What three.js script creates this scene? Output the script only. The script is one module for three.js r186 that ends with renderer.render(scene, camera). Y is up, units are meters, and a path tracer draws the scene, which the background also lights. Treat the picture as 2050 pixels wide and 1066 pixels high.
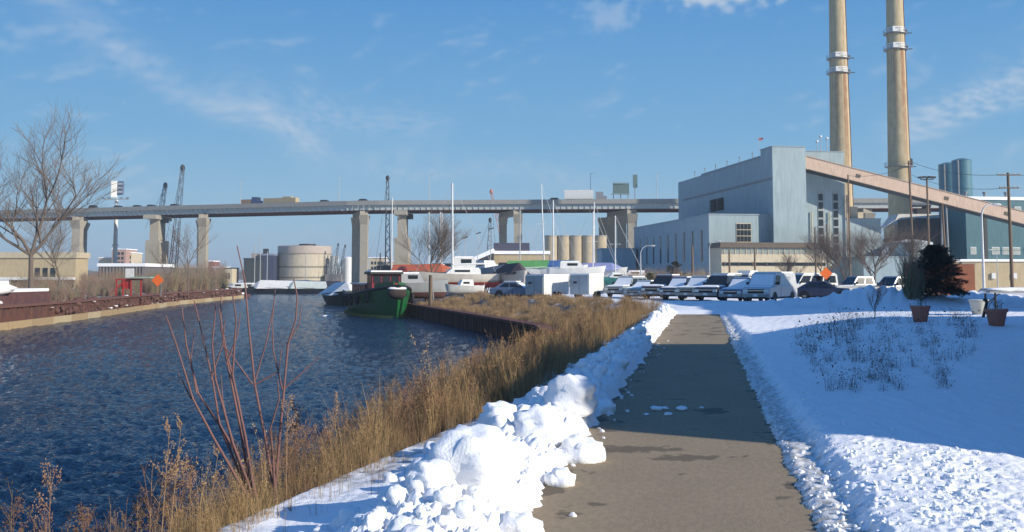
import * as THREE from 'three';
import { mergeGeometries } from 'three/addons/utils/BufferGeometryUtils.js';
import { createNoise2D, createNoise3D } from 'simplex-noise';

// ---------------------------------------------------------------- camera, sky, sun, exposure
const scene = new THREE.Scene();
const FOCAL = 2000, MIDX = 1025, MIDY = 417, HORIZON = 555, EYE = 1.8, PITCH = Math.atan((HORIZON - MIDY) / FOCAL);   // the photograph is 2050 x 1066, cut from a taller frame tilted up by 4 degrees
const camera = new THREE.PerspectiveCamera(2 * Math.atan(649 / FOCAL) * 180 / Math.PI, 2050 / 1298, 0.1, 12000);
camera.position.set(0, EYE, 0);
camera.rotation.x = PITCH;
camera.setViewOffset(2050, 1298, 0, 232, 2050, 1066);
camera.updateProjectionMatrix();
const renderer = new THREE.WebGLRenderer({ antialias: true });
renderer.setSize(1024, 532);
renderer.toneMapping = THREE.LinearToneMapping;
renderer.toneMappingExposure = 1.15;
renderer.shadowMap.enabled = true;

const SUN_AZ = 30 * Math.PI / 180, SUN_EL = 25 * Math.PI / 180;  // from the right, 30 degrees behind the camera's side
const sunDir = new THREE.Vector3(Math.cos(SUN_AZ) * Math.cos(SUN_EL), Math.sin(SUN_EL), Math.sin(SUN_AZ) * Math.cos(SUN_EL));
const sun = new THREE.DirectionalLight(new THREE.Color().setRGB(1, 0.915, 0.775), 5);
sun.position.copy(sunDir).multiplyScalar(400);
sun.castShadow = true;
Object.assign(sun.shadow.camera, { left: -250, right: 250, top: 250, bottom: -250, near: 1, far: 1200 });
sun.shadow.mapSize.set(4096, 4096);
scene.add(sun, sun.target);

function rng(seed) { let a = seed >>> 0; return () => { a = (a + 0x6D2B79F5) | 0; let t = Math.imul(a ^ (a >>> 15), 1 | a); t = (t + Math.imul(t ^ (t >>> 7), 61 | t)) ^ t; return ((t ^ (t >>> 14)) >>> 0) / 4294967296; }; }
const n2 = createNoise2D(rng(11)), n2b = createNoise2D(rng(77)), n3 = createNoise3D(rng(5));
const fbm = (x, y, o = 4, n = n2) => { let s = 0, a = 0.5, f = 1; for (let i = 0; i < o; i++) { s += a * n(x * f + i * 17.3, y * f - i * 9.1); a *= 0.5; f *= 2.03; } return s; };
const clamp = (v, a = 0, b = 1) => Math.min(b, Math.max(a, v));
const smooth = (a, b, v) => { const t = clamp((v - a) / (b - a)); return t * t * (3 - 2 * t); };
const lerp = (a, b, t) => a + (b - a) * t;
const pick = (r, list) => list[Math.floor(r() * list.length)];

// the sky: air and thin cirrus by azimuth (degrees from straight ahead, right positive) and elevation
{
  const W = 3072, Hh = 1536, data = new Float32Array(W * Hh * 4), D = 180 / Math.PI;
  const stops = [[0, 0.375, 0.565, 0.70], [3, 0.31, 0.545, 0.72], [8, 0.175, 0.425, 0.70], [16, 0.085, 0.30, 0.645], [35, 0.05, 0.20, 0.54], [90, 0.03, 0.135, 0.45]];
  const at = (el) => { for (let i = 1; i < stops.length; i++) if (el <= stops[i][0]) { const t = (el - stops[i - 1][0]) / (stops[i][0] - stops[i - 1][0]); return [1, 2, 3].map((c) => lerp(stops[i - 1][c], stops[i][c], t)); } return stops[stops.length - 1].slice(1); };
  const streak = (az, el, a0, e0, a1, e1, w) => { const dx = a1 - a0, dy = e1 - e0, L = Math.hypot(dx, dy), t = ((az - a0) * dx + (el - e0) * dy) / (L * L), off = ((az - a0) * dy - (el - e0) * dx) / L; return smooth(-0.25, 0.12, t) * (1 - smooth(0.85, 1.25, t)) * Math.exp(-off * off / (w * w)); };
  for (let j = 0; j < Hh; j++) {
    const el = ((j + 0.5) / Hh - 0.5) * 180;
    const base = at(Math.max(el, 0));
    for (let i = 0; i < W; i++) {
      const ang = ((i + 0.5) / W - 0.5) * 2 * Math.PI, az = Math.atan2(Math.cos(ang), -Math.sin(ang)) * D;
      let c = 0;
      if (el > 0) {
        const wx = az + 1.0 * n2(az * 0.09, el * 0.12), wy = el + 0.7 * n2b(az * 0.08 + 9, el * 0.15);
        const wispy = fbm(wx * 0.10 + wy * 0.16, wy * 0.55 - wx * 0.22, 5) + 0.5 * fbm(wx * 0.5, wy * 1.6, 3, n2b);
        const patch = fbm(az * 0.035 + 4, el * 0.09, 3, n2b);
        c = 0.2 * smooth(0.28, 0.95, wispy + 0.55 * patch) * smooth(0, 3, el);                  // wisps all round the sky
        if (Math.abs(az) < 45 && el < 25) {
          const rag = clamp(0.55 + 0.75 * fbm(wx * 0.45, wy * 1.3, 4));
          const fine = clamp(0.5 + 0.9 * fbm(wx * 0.8 + 3, wy * 2.4 + wx * 0.5, 4, n2b));
          c += 0.34 * rag * streak(wx, wy, -25, 13.6, -11, 7.2, 0.7);
          c += 0.34 * fine * streak(wx, wy, -16, 9.8, -10.5, 7.0, 1.1);
          c += 0.30 * fine * streak(wx, wy, -12.5, 10.0, -5, 8.0, 1.1);
          c += 0.62 * fine * streak(az, wy, 21.5, 8.6, 30, 11.2, 0.75);
          c += 0.50 * fine * streak(az, wy, 21.5, 7.6, 29, 9.6, 0.5);
          c += 0.22 * fine * streak(wx, wy, -8, 6.6, 6, 5.2, 0.5);
          const puff = (a, e, ra, re) => smooth(1.25, 0.25, Math.hypot((az - a) / ra, (el - e) / re) + 0.75 * fbm(az * 0.8, el * 1.1, 5));
          c = Math.max(c, 0.75 * puff(12.2, 16.1, 3.6, 1.2), 0.28 * puff(5.6, 14.8, 1.6, 1.0), 0.5 * puff(8.2, 16.4, 3.4, 0.8));
        }
        c = clamp(c, 0, 0.92);
      }
      const k = (j * W + i) * 4;
      data[k] = 0.87 * lerp(base[0], 0.66, c); data[k + 1] = 0.87 * lerp(base[1], 0.72, c); data[k + 2] = 0.87 * lerp(base[2], 0.80, c); data[k + 3] = 1;
    }
  }
  const sky = new THREE.DataTexture(data, W, Hh, THREE.RGBAFormat, THREE.FloatType);
  sky.mapping = THREE.EquirectangularReflectionMapping; sky.magFilter = THREE.LinearFilter; sky.needsUpdate = true;
  scene.background = sky; scene.environment = sky;
}
scene.fog = new THREE.FogExp2(new THREE.Color().setRGB(0.62, 0.74, 0.86), 0.00035);

// ---------------------------------------------------------------- helpers
const V = (x, y, z) => new THREE.Vector3(x, y, z);
const X = (px, d) => (px - MIDX) / FOCAL * Math.cos(PITCH) * d, Y = (py, d) => EYE + Math.tan(PITCH + Math.atan((MIDY - py) / FOCAL)) * d;   // a point d metres ahead, x for heights near the horizon
const GY = (py, y = 0) => (y - EYE) / Math.tan(PITCH + Math.atan((MIDY - py) / FOCAL));             // how far ahead the ground at height y is seen in row py
const used = {};
function numbered(name) { const k = (used[name] = (used[name] ?? -1) + 1); return k ? name + '_' + String(k).padStart(3, '0') : name; }

function tile(size, fn, opts = {}) {       // RGB texture from fn(u, v) -> [r, g, b] linear
  const a = new Uint8Array(size * (opts.h ?? size) * 4), hh = opts.h ?? size;
  for (let j = 0; j < hh; j++) for (let i = 0; i < size; i++) { const c = fn(i / size, j / hh), k = (j * size + i) * 4; for (let q = 0; q < 3; q++) a[k + q] = clamp(opts.data ? c[q] : Math.pow(clamp(c[q]), 1 / 2.2)) * 255; a[k + 3] = 255; }
  const t = new THREE.DataTexture(a, size, hh); t.wrapS = t.wrapT = THREE.RepeatWrapping; t.magFilter = THREE.LinearFilter; if (!opts.data) t.colorSpace = THREE.SRGBColorSpace; t.needsUpdate = true; return t;
}
function torus(u, v, su, sv, o = 4, n = n2) {        // noise that tiles: blend of four shifted copies
  const f = (a, b) => fbm(a * su, b * sv, o, n), wu = smooth(0, 1, u), wv = smooth(0, 1, v);
  return lerp(lerp(f(u, v), f(u - 1, v), wu), lerp(f(u, v - 1), f(u - 1, v - 1), wu), wv) * 1.35;
}
const g3 = (v) => [v, v, v];
const TEX = {
  grime: tile(512, (u, v) => g3(clamp(0.86 + 0.13 * torus(u, v, 4, 4, 5) + 0.09 * torus(u, v, 40, 40, 2, n2b)))),
  streak: tile(512, (u, v) => g3(clamp(0.85 + 0.12 * torus(u, v, 22, 2.5, 4) + 0.08 * torus(u, v, 5, 3, 4, n2b) + 0.05 * torus(u, v, 70, 60, 2)))),
  rust: tile(512, (u, v) => { const a = clamp(0.5 + 0.8 * torus(u, v, 7, 4, 5)), b = clamp(0.5 + 0.7 * torus(u, v, 26, 12, 4, n2b)); return [0.55 + 0.4 * a, 0.42 + 0.4 * a * b, 0.4 + 0.35 * b]; }),
  rib: tile(64, (u) => g3(Math.abs(((u * 4) % 1) - 0.5) < 0.2 ? 1 : 0.2), { data: true, h: 4 }),
  bumps: tile(512, (u, v) => g3(0.5 + 0.3 * torus(u, v, 14, 14, 5) + 0.18 * torus(u, v, 60, 60, 2, n2b)), { data: true }),
  wave: tile(1024, (u, v) => { const w = (a) => 1 - Math.abs(a); return g3(clamp(0.1 + 0.42 * w(torus(u, v, 13, 20, 1)) + 0.26 * w(torus(u, v, 28, 44, 2, n2b)) + 0.14 * torus(u, v, 70, 110, 2))); }, { data: true }),
};
const scaled = {};
function texAt(name, m) { const k = name + m; if (!scaled[k]) { scaled[k] = TEX[name].clone(); const r = Array.isArray(m) ? m : [m, m]; scaled[k].repeat.set(1 / r[0], 1 / r[1]); scaled[k].needsUpdate = true; } return scaled[k]; }
function M(r, g, b, rough = 0.85, o = {}) {
  const m = new (o.physical ? THREE.MeshPhysicalMaterial : THREE.MeshStandardMaterial)({ roughness: rough, metalness: o.metal ?? 0 });
  m.color.setRGB(r, g, b); m.name = o.name ?? '';
  if (o.map !== null) m.map = texAt(o.map ?? 'grime', o.size ?? 5);
  if (o.bump) { m.bumpMap = texAt(o.bump[0], o.bump[1]); m.bumpScale = o.bump[2]; }
  for (const k of ['clearcoat', 'clearcoatRoughness', 'transmission', 'ior', 'sheen']) if (o[k] !== undefined) m[k] = o[k];
  return m;
}
// geometries: all return a non-indexed BufferGeometry with position and normal
function bare(g) { if (g.index) g = g.toNonIndexed(); for (const k of Object.keys(g.attributes)) if (k !== 'position' && k !== 'normal') g.deleteAttribute(k); return g; }
function box(w, h, l, x = 0, y = 0, z = 0, ry = 0, rx = 0, rz = 0) {   // base at y
  const g = new THREE.BoxGeometry(w, h, l); g.translate(0, h / 2, 0); if (rx) g.rotateX(rx); if (rz) g.rotateZ(rz); if (ry) g.rotateY(ry); g.translate(x, y, z); return bare(g);
}
function cyl(r0, r1, h, x = 0, y = 0, z = 0, seg = 20, open = false) { const g = new THREE.CylinderGeometry(r1, r0, h, seg, 1, open); g.translate(x, y + h / 2, z); return bare(g); }
function ball(rx, ry, rz, x, y, z, s = 14) { const g = new THREE.SphereGeometry(1, s, Math.max(6, s >> 1)); g.scale(rx, ry, rz); g.translate(x, y, z); return bare(g); }
const UPV = V(0, 1, 0);
function bar(a, b, r0, r1 = r0, seg = 6) {
  const dir = b.clone().sub(a), L = dir.length(), g = new THREE.CylinderGeometry(r1, r0, L, seg, 1, seg < 5);
  g.applyQuaternion(new THREE.Quaternion().setFromUnitVectors(UPV, dir.divideScalar(L || 1))); g.translate((a.x + b.x) / 2, (a.y + b.y) / 2, (a.z + b.z) / 2); return bare(g);
}
function beam(a, b, w, h) {                       // a rectangular bar from a to b, w across and h high
  const dir = b.clone().sub(a), L = dir.length(), g = new THREE.BoxGeometry(w, h, L);
  const m = new THREE.Matrix4().lookAt(a, b, UPV); g.applyMatrix4(m); g.translate((a.x + b.x) / 2, (a.y + b.y) / 2, (a.z + b.z) / 2); return bare(g);
}
function tubeOf(pts, r0, r1, seg = 5) { const out = []; for (let i = 1; i < pts.length; i++) { const t0 = (i - 1) / (pts.length - 1), t1 = i / (pts.length - 1); out.push(bar(pts[i - 1], pts[i], lerp(r0, r1, t0), lerp(r0, r1, t1), seg)); } return out; }
function extrude(pts, depth, bevel = 0) {        // side outline [z, y], extruded across x and centred
  const s = new THREE.Shape(pts.map(([a, b]) => new THREE.Vector2(a, b)));
  const g = new THREE.ExtrudeGeometry(s, { depth: depth - 2 * bevel, bevelEnabled: bevel > 0, bevelThickness: bevel, bevelSize: bevel, bevelOffset: -bevel, bevelSegments: 2, steps: 1, curveSegments: 6 });
  g.translate(0, 0, -(depth - 2 * bevel) / 2); g.rotateY(-Math.PI / 2); return bare(g);
}
function hexa(c) {                               // eight corners: bottom 4 (counter-clockwise from above), top 4
  const q = (a, b, d, e) => [a, b, d, a, d, e], f = [q(3, 2, 1, 0), q(4, 5, 6, 7), q(0, 1, 5, 4), q(1, 2, 6, 5), q(2, 3, 7, 6), q(3, 0, 4, 7)].flat();
  const p = new Float32Array(f.length * 3); f.forEach((i, k) => { p[k * 3] = c[i].x; p[k * 3 + 1] = c[i].y; p[k * 3 + 2] = c[i].z; });
  const g = new THREE.BufferGeometry(); g.setAttribute('position', new THREE.BufferAttribute(p, 3)); g.computeVertexNormals(); return g;
}
function panel(a, b, c, d, u0, u1, v0, v1, out = 0.012, back = 0.02) {   // a thin pane on the face a b c d (seen from outside counter-clockwise from lower left)
  const n = b.clone().sub(a).cross(d.clone().sub(a)).normalize();
  const at = (u, v) => a.clone().lerp(b, u).lerp(d.clone().lerp(c, u), v), q = [at(u0, v0), at(u1, v0), at(u1, v1), at(u0, v1)];
  const o = q.map((p) => p.clone().addScaledVector(n, out)), i = q.map((p) => p.clone().addScaledVector(n, -back));
  return hexa([i[0], i[1], o[1], o[0], i[3], i[2], o[2], o[3]]);
}
function boxUV(g) {
  const p = g.attributes.position, n = g.attributes.normal, uv = new Float32Array(p.count * 2);
  for (let i = 0; i < p.count; i += 3) {
    let ax = 0, ay = 0, az = 0; for (let k = 0; k < 3; k++) { ax += Math.abs(n.getX(i + k)); ay += Math.abs(n.getY(i + k)); az += Math.abs(n.getZ(i + k)); }
    for (let k = 0; k < 3; k++) { const x = p.getX(i + k), y = p.getY(i + k), z = p.getZ(i + k), o = (i + k) * 2; if (ay > ax && ay > az) { uv[o] = x; uv[o + 1] = z; } else if (ax > az) { uv[o] = z; uv[o + 1] = y; } else { uv[o] = x; uv[o + 1] = y; } }
  }
  g.setAttribute('uv', new THREE.BufferAttribute(uv, 2)); return g;
}
function join(list) { const a = [list].flat(3); return a.length === 1 ? a[0] : mergeGeometries(a, false); }
function part(name, geos, material, parent) {
  const m = new THREE.Mesh(boxUV(join(geos)), material); m.name = name; m.castShadow = m.receiveShadow = true; parent.add(m); return m;
}
function thing(name, label, category, x = 0, y = 0, z = 0, turn = 0, group) {
  const o = new THREE.Group(); o.name = numbered(name); o.position.set(x, y, z); o.rotation.y = turn; o.userData = { label, category }; if (group) o.userData.group = group; scene.add(o); return o;
}
function single(name, label, category, geos, material, group) {
  const m = part(numbered(name), geos, material, scene); m.userData = { label, category }; if (group) m.userData.group = group; return m;
}
function kind(o, k, label, category) { o.userData.kind = k; if (label) o.userData.label = label; if (category) o.userData.category = category; return o; }
function copyOf(src, x, y, z, turn, label) { const c = src.clone(); c.name = numbered(src.name.replace(/_\d{3}$/, '')); c.userData = { ...src.userData, label }; c.position.set(x, y, z); c.rotation.y = turn; scene.add(c); return c; }
// ---------------------------------------------------------------- the ground, the canal, the path
const WATER = -2.3, FARSHORE = 262;
const poly = (pts) => (d) => { if (d <= pts[0][0]) return pts[0][1]; for (let i = 1; i < pts.length; i++) if (d <= pts[i][0]) return lerp(pts[i - 1][1], pts[i][1], (d - pts[i - 1][0]) / (pts[i][0] - pts[i - 1][0])); return pts[pts.length - 1][1]; };
const shoreR = poly([[-300, -60], [-20, -9], [0, -6.5], [12, -5], [20, -4.4], [30, -3.6], [40, -2.4], [47, 0], [52, 2.2], [57, 2.3], [70, -0.9], [106, -10.6], [150, -20], [200, -33], [FARSHORE, -50]]);
const shoreL = poly([[-300, -60], [0, -35], [60, -38], [78, -40], [96, -42], [117, -45.3], [149, -50], [193, -52.5], [196, -80], [FARSHORE, -95]]);
const pathX = (d) => -0.25 + 0.19 * d, PATH_HALF = 1.03, PATH_END = 48.5;
const ragL = (d) => 0.13 * fbm(d * 0.9, 3.1, 3) + 0.10 * fbm(d * 4.2, 8.7, 3), ragR = (d) => 0.05 * fbm(d * 0.8, 21, 3) + 0.07 * fbm(d * 5, 31, 3);
const heaps = [[15.6, 56, 3.4, 1.6, 0.40], [20.3, 57, 2.9, 1.8, 0.95], [24, 58, 3, 1.8, 0.55], [29.5, 58, 3.4, 1.6, 0.45], [33, 70, 3.5, 2.5, 0.7], [12, 53.5, 3, 1.2, 0.16], [22, 45, 6, 2, 0.12]];
function bankEdge(d) { return pathX(d) - PATH_HALF - poly([[0, 2.9], [7, 2.6], [13, 2.0], [17, 1.5], [30, 1.5], [60, 1.3]])(d); }
const meadowEdge = poly([[50, 7.4], [60, 7.6], [75, 6.8], [86, 4.6], [106, -1], [150, -14]]);
function landAt(x, d) { return Math.max(x - shoreR(d), shoreL(d) - x, d - FARSHORE); }
function H(x, d) {
  const sR = x - shoreR(d), sL = shoreL(d) - x, sF = d - FARSHORE;
  if (sR < -0.01 && sL < -0.01 && sF < 0) return WATER - 1.2;
  const rough = fbm(x * 0.25, d * 0.25, 3);
  if (sF >= 0 && sR < 12) return -0.8 + 0.25 * rough;
  if (sL >= 0 && sR < 0) return -0.45 + 0.14 * rough + 0.3 * smooth(3, 12, sL) + 0.12 * fbm(x * 1.3, d * 1.3, 2);
  // the right bank: a rough slope near by, sheet piling further off
  let y;
  {
    const W = Math.max(1.5, bankEdge(d) - shoreR(d)), u = clamp(sR / W);
    const slope = lerp(WATER - 0.35, -0.16, Math.pow(u, 0.75)) + 0.10 * fbm(x * 1.4, d * 1.4, 3) * (1 - smooth(0.85, 1.05, u));
    const flat = lerp(-1.12, -0.06, smooth(0, 7, sR)) + 0.09 * fbm(x * 0.9, d * 0.9, 3) * (1 - smooth(9, 14, sR));
    y = lerp(slope, flat, smooth(49, 54, d));
  }
  if (d > -12 && d < 70) {
    const c = pathX(d), eL = c - PATH_HALF + ragL(d) - x, eR = x - (c + PATH_HALF) - ragR(d), onPath = d < PATH_END + 0.5 * fbm(x * 0.8, 5, 2);
    const snowy = onPath ? 1 : 0;
    if (eL > 0 || !snowy) {                              // left: the ploughed ridge, then flat snow falling to the bank
      if (snowy) {
        const edge = smooth(0, 0.16, eL), wide = lerp(1.35, 0.75, smooth(8, 34, d)), h = lerp(0.24, 0.42, smooth(9, 38, d));
        const ridge = Math.sin(Math.PI * clamp(eL / wide, 0, 1)) * h * (0.72 + 0.5 * fbm(x * 1.1, d * 0.8, 2));
        const lumps = smooth(0, 0.25, eL) * smooth(wide + 0.35, wide * 0.6, eL) * (0.16 * Math.abs(fbm(x * 2.6, d * 2.2, 4)) + 0.05 * fbm(x * 9, d * 7, 3));
        y = Math.max(y, -0.02) * (sR > 0 ? 1 : 1);
        const flatS = lerp(0.05, -0.16, smooth(0.4, 2.2, eL));
        if (x > bankEdge(d) - 0.3) y = lerp(Math.min(y, flatS), flatS, smooth(bankEdge(d) - 0.3, bankEdge(d) + 0.4, x)) ;
        else y = Math.min(y, flatS);
        if (x <= bankEdge(d)) { const W = Math.max(1.5, bankEdge(d) - shoreR(d)), u = clamp(sR / W); y = lerp(lerp(WATER - 0.35, -0.16, Math.pow(u, 0.75)) + 0.1 * fbm(x * 1.4, d * 1.4, 3) * (1 - u), lerp(-1.12, -0.06, smooth(0, 7, sR)), smooth(49, 54, d)); }
        y += edge * (ridge + lumps) * smooth(bankEdge(d) - 0.6, bankEdge(d) + 0.5, x) + 0.015 * fbm(x * 3, d * 3, 3);
        y = lerp(-0.05, y, edge);
      }
    }
    if (snowy && eL <= 0 && eR <= 0) return -0.05;
    if (eR > 0 || !snowy) {
      const e = snowy ? eR : 3;
      const step = 0.045 * smooth(0, 0.12, e) + 0.11 * smooth(0.30, 0.52 + 0.08 * fbm(d * 2, 1, 2), e + 0.05 * fbm(x * 6, d * 4, 2));
      let lawn = step + (snowy ? 0.02 * fbm(x * 2.2, d * 1.2, 3) : 0.04 * fbm(x * 0.5, d * 0.5, 3));
      lawn -= 0.30 * smooth(2.2, 7, x - 0.1 * d) * smooth(17, 11, d);
      lawn += 0.62 * smooth(14.5, 24, d + 1.2 * n2(x * 0.25, d * 0.2)) * smooth(31, 26, d) * smooth(4.6, 9.5, x - 0.06 * (d - 20));
      lawn += 0.42 * smooth(26, 30, d) * smooth(48, 34, d) * smooth(9, 14, x);
      const trod = smooth(0.5, 0.9, e) * smooth(3.2, 1.5, e) * smooth(12.5, 10, d) * (0.35 + 0.65 * smooth(-0.3, 0.2, fbm(x * 0.7, d * 0.7, 2))) * (d > 0 ? 1 : 0);   // kicked-about snow
      if (trod > 0.01) { const k = fbm(x * 4.2, d * 3.6, 3, n2b), q = fbm(x * 11, d * 9, 3); lawn += trod * (0.03 * Math.abs(k) + 0.009 * q - 0.045 * smooth(0.22, 0.5, fbm(x * 3.1 + 7, d * 2.6, 2))); }
      else if (snowy) lawn += smooth(1.4, 0.2, e) * 0.02 * fbm(x * 5, d * 3, 3) + 0.006 * fbm(x * 6, d * 6, 2);
      y = snowy ? lawn : Math.max(lawn, y) * smooth(0, 3, sR - 4) + y * (1 - smooth(0, 3, sR - 4));
    }
  } else if (d >= 70 && sR > 10) y = -0.02 + 0.05 * fbm(x * 0.4, d * 0.4, 3);
  if (x > 6 && d > 40 && d < 85) for (const [hx, hd, rx, rd, hh] of heaps) { const q = ((x - hx) / rx) ** 2 + ((d - hd) / rd) ** 2; if (q < 6) y += hh * Math.exp(-q) * (1 + 0.35 * fbm(x * 1.2, d * 1.2, 4)); }
  return y;
}
{
  const ds = [], ts = [];
  for (let d = -300; d < -20; d += 20) ds.push(d);
  for (let d = -20; d < 3; d += 1.2) ds.push(d);
  for (let d = 3; d < 6.3; d += 0.25) ds.push(d);
  for (let d = 6.3; d < 300; d += clamp(d * d / 3600 * 1.5, 0.02, 1.7)) ds.push(d);
  for (let d = 300; d < 5500; d *= 1.1) ds.push(d);
  const far = [0.6, 0.68, 0.78, 0.9, 1.1, 1.4, 1.9, 2.8, 4.5, 8];
  for (const t of [...far].reverse()) ts.push(-t);
  for (let t = -0.56; t <= 0.561; t += 0.0021) ts.push(t);
  ts.push(...far);
  const nd = ds.length, nt = ts.length, pos = new Float32Array(nd * nt * 3), col = new Float32Array(nd * nt * 3), uv = new Float32Array(nd * nt * 2);
  for (let j = 0; j < nd; j++) for (let i = 0; i < nt; i++) {
    const d = ds[j], x = ts[i] * Math.sqrt(d * d + 36), y = H(x, d), k = j * nt + i;
    pos[k * 3] = x; pos[k * 3 + 1] = y; pos[k * 3 + 2] = -d; uv[k * 2] = x; uv[k * 2 + 1] = d;
    const sR = x - shoreR(d), sL = shoreL(d) - x, gn = fbm(x * 0.8, d * 0.5, 4, n2b), fine = fbm(x * 5, d * 4, 3);
    let dirt = 0;
    if (d < FARSHORE && sL > 0) dirt = smooth(-0.1, 0.35, gn + 0.25 + 0.35 * smooth(8, 0, sL) - 0.3 * smooth(14, 40, sL));
    else if (sR > -1 && d < 150) { const be = d < 55 ? bankEdge(d) - shoreR(d) : Math.max(3, meadowEdge(d) - shoreR(d)); dirt = smooth(0.12, -0.18, (sR / be - 0.98) + 0.28 * gn + 0.12 * fine); if (d > 60) dirt *= smooth(-0.55, 0.05, gn + 0.3 * fine + 0.35 * smooth(7, 2, sR)); }
    else if (d >= FARSHORE) dirt = smooth(-0.1, 0.5, gn + 0.2);
    if (sR < 0 && sL < 0 && d < FARSHORE) dirt = 1;
    const b = 0.85 + 0.4 * fine;
    const packed = (d > 50 && sR > 12 && d < 130) ? smooth(0, 0.45, fbm(x * 0.35, d * 0.12, 4)) * 0.35 : 0;         // driven-over snow
    const sn = [lerp(0.87, 0.60, packed), lerp(0.88, 0.60, packed), lerp(0.90, 0.62, packed)], di = [0.17 * b, 0.115 * b, 0.07 * b];
    const eR = x - pathX(d) - PATH_HALF - ragR(d), slush = d > 0 && d < 45 && eR > -0.2 ? smooth(0.42, 0.25, eR + 0.12 * fine) * (0.35 + 0.65 * smooth(-0.15, 0.25, fbm(x * 9, d * 6, 3, n2b))) : 0;   // grey trodden slush beside the path
    for (let q = 0; q < 3; q++) col[k * 3 + q] = lerp(lerp(sn[q], [0.42, 0.40, 0.37][q], slush), di[q], dirt);
  }
  const idx = new Uint32Array((nd - 1) * (nt - 1) * 6); let w = 0;
  for (let j = 0; j < nd - 1; j++) for (let i = 0; i < nt - 1; i++) { const a = j * nt + i, b = a + 1, c = a + nt, e = c + 1; idx.set([a, b, e, a, e, c], w); w += 6; }
  const g = new THREE.BufferGeometry();
  g.setAttribute('position', new THREE.BufferAttribute(pos, 3)); g.setAttribute('color', new THREE.BufferAttribute(col, 3)); g.setAttribute('uv', new THREE.BufferAttribute(uv, 2)); g.setIndex(new THREE.BufferAttribute(idx, 1)); g.computeVertexNormals();
  const m = new THREE.MeshStandardMaterial({ vertexColors: true, roughness: 0.8, bumpMap: texAt('bumps', 1.1), bumpScale: 0.012 });
  const o = new THREE.Mesh(g, m); o.name = 'ground'; o.receiveShadow = o.castShadow = true; o.userData = { kind: 'structure', label: 'snow covered ground, banks and parking lot', category: 'ground' }; scene.add(o);
  console.log('ground', nd, nt, nd * nt * 2);
}
// water
{
  const ds = [], ts = []; for (let d = -200; d < 5; d += 25) ds.push(d); for (let d = 8; d < 268; d += clamp(d * d / 8200 * 2.2, 0.05, 1.2)) ds.push(d); ds.push(270);
  for (const t of [-8, -4, -2, -1.2, -0.8]) ts.push(t); for (let t = -0.6; t < 0.12; t += 0.0025) ts.push(t); ts.push(0.2);
  const nd = ds.length, nt = ts.length, pos = new Float32Array(nd * nt * 3), uv = new Float32Array(nd * nt * 2);
  const wave = (x, d) => { const px = x + 0.35 * n2(x * 0.2, d * 0.2), pd = d + 0.35 * n2b(x * 0.2, d * 0.2); return 0.065 * (1 - 2 * Math.abs(n2(px * 0.55 + pd * 0.16, pd * 0.75))) + 0.042 * (1 - 2 * Math.abs(n2b(px * 1.25 - pd * 0.3, pd * 1.6))) + 0.012 * n2(px * 3.2, pd * 4.1); };
  for (let j = 0; j < nd; j++) for (let i = 0; i < nt; i++) { const d = ds[j], x = ts[i] * Math.max(Math.abs(d), 6), k = j * nt + i, gust = 0.75 + 0.5 * fbm(x * 0.03, d * 0.03, 2); pos[k * 3] = x; pos[k * 3 + 1] = WATER + wave(x, d) * gust; pos[k * 3 + 2] = -d; uv[k * 2] = x; uv[k * 2 + 1] = d; }
  const idx = new Uint32Array((nd - 1) * (nt - 1) * 6); let w = 0;
  for (let j = 0; j < nd - 1; j++) for (let i = 0; i < nt - 1; i++) { const a = j * nt + i, b = a + 1, c = a + nt, e = c + 1; idx.set([a, b, e, a, e, c], w); w += 6; }
  const g = new THREE.BufferGeometry(); g.setAttribute('position', new THREE.BufferAttribute(pos, 3)); g.setAttribute('uv', new THREE.BufferAttribute(uv, 2)); g.setIndex(new THREE.BufferAttribute(idx, 1)); g.computeVertexNormals();
  const m = new THREE.MeshPhysicalMaterial({ color: new THREE.Color().setRGB(0.005, 0.022, 0.058), roughness: 0.1, ior: 1.33, bumpMap: texAt('wave', [15, 10]), bumpScale: 0.3 });
  const o = new THREE.Mesh(g, m); o.name = 'water'; o.receiveShadow = true; o.userData = { kind: 'structure', label: 'dark blue rippled canal water', category: 'water' }; scene.add(o);
  console.log('water', nd, nt);
}
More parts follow.
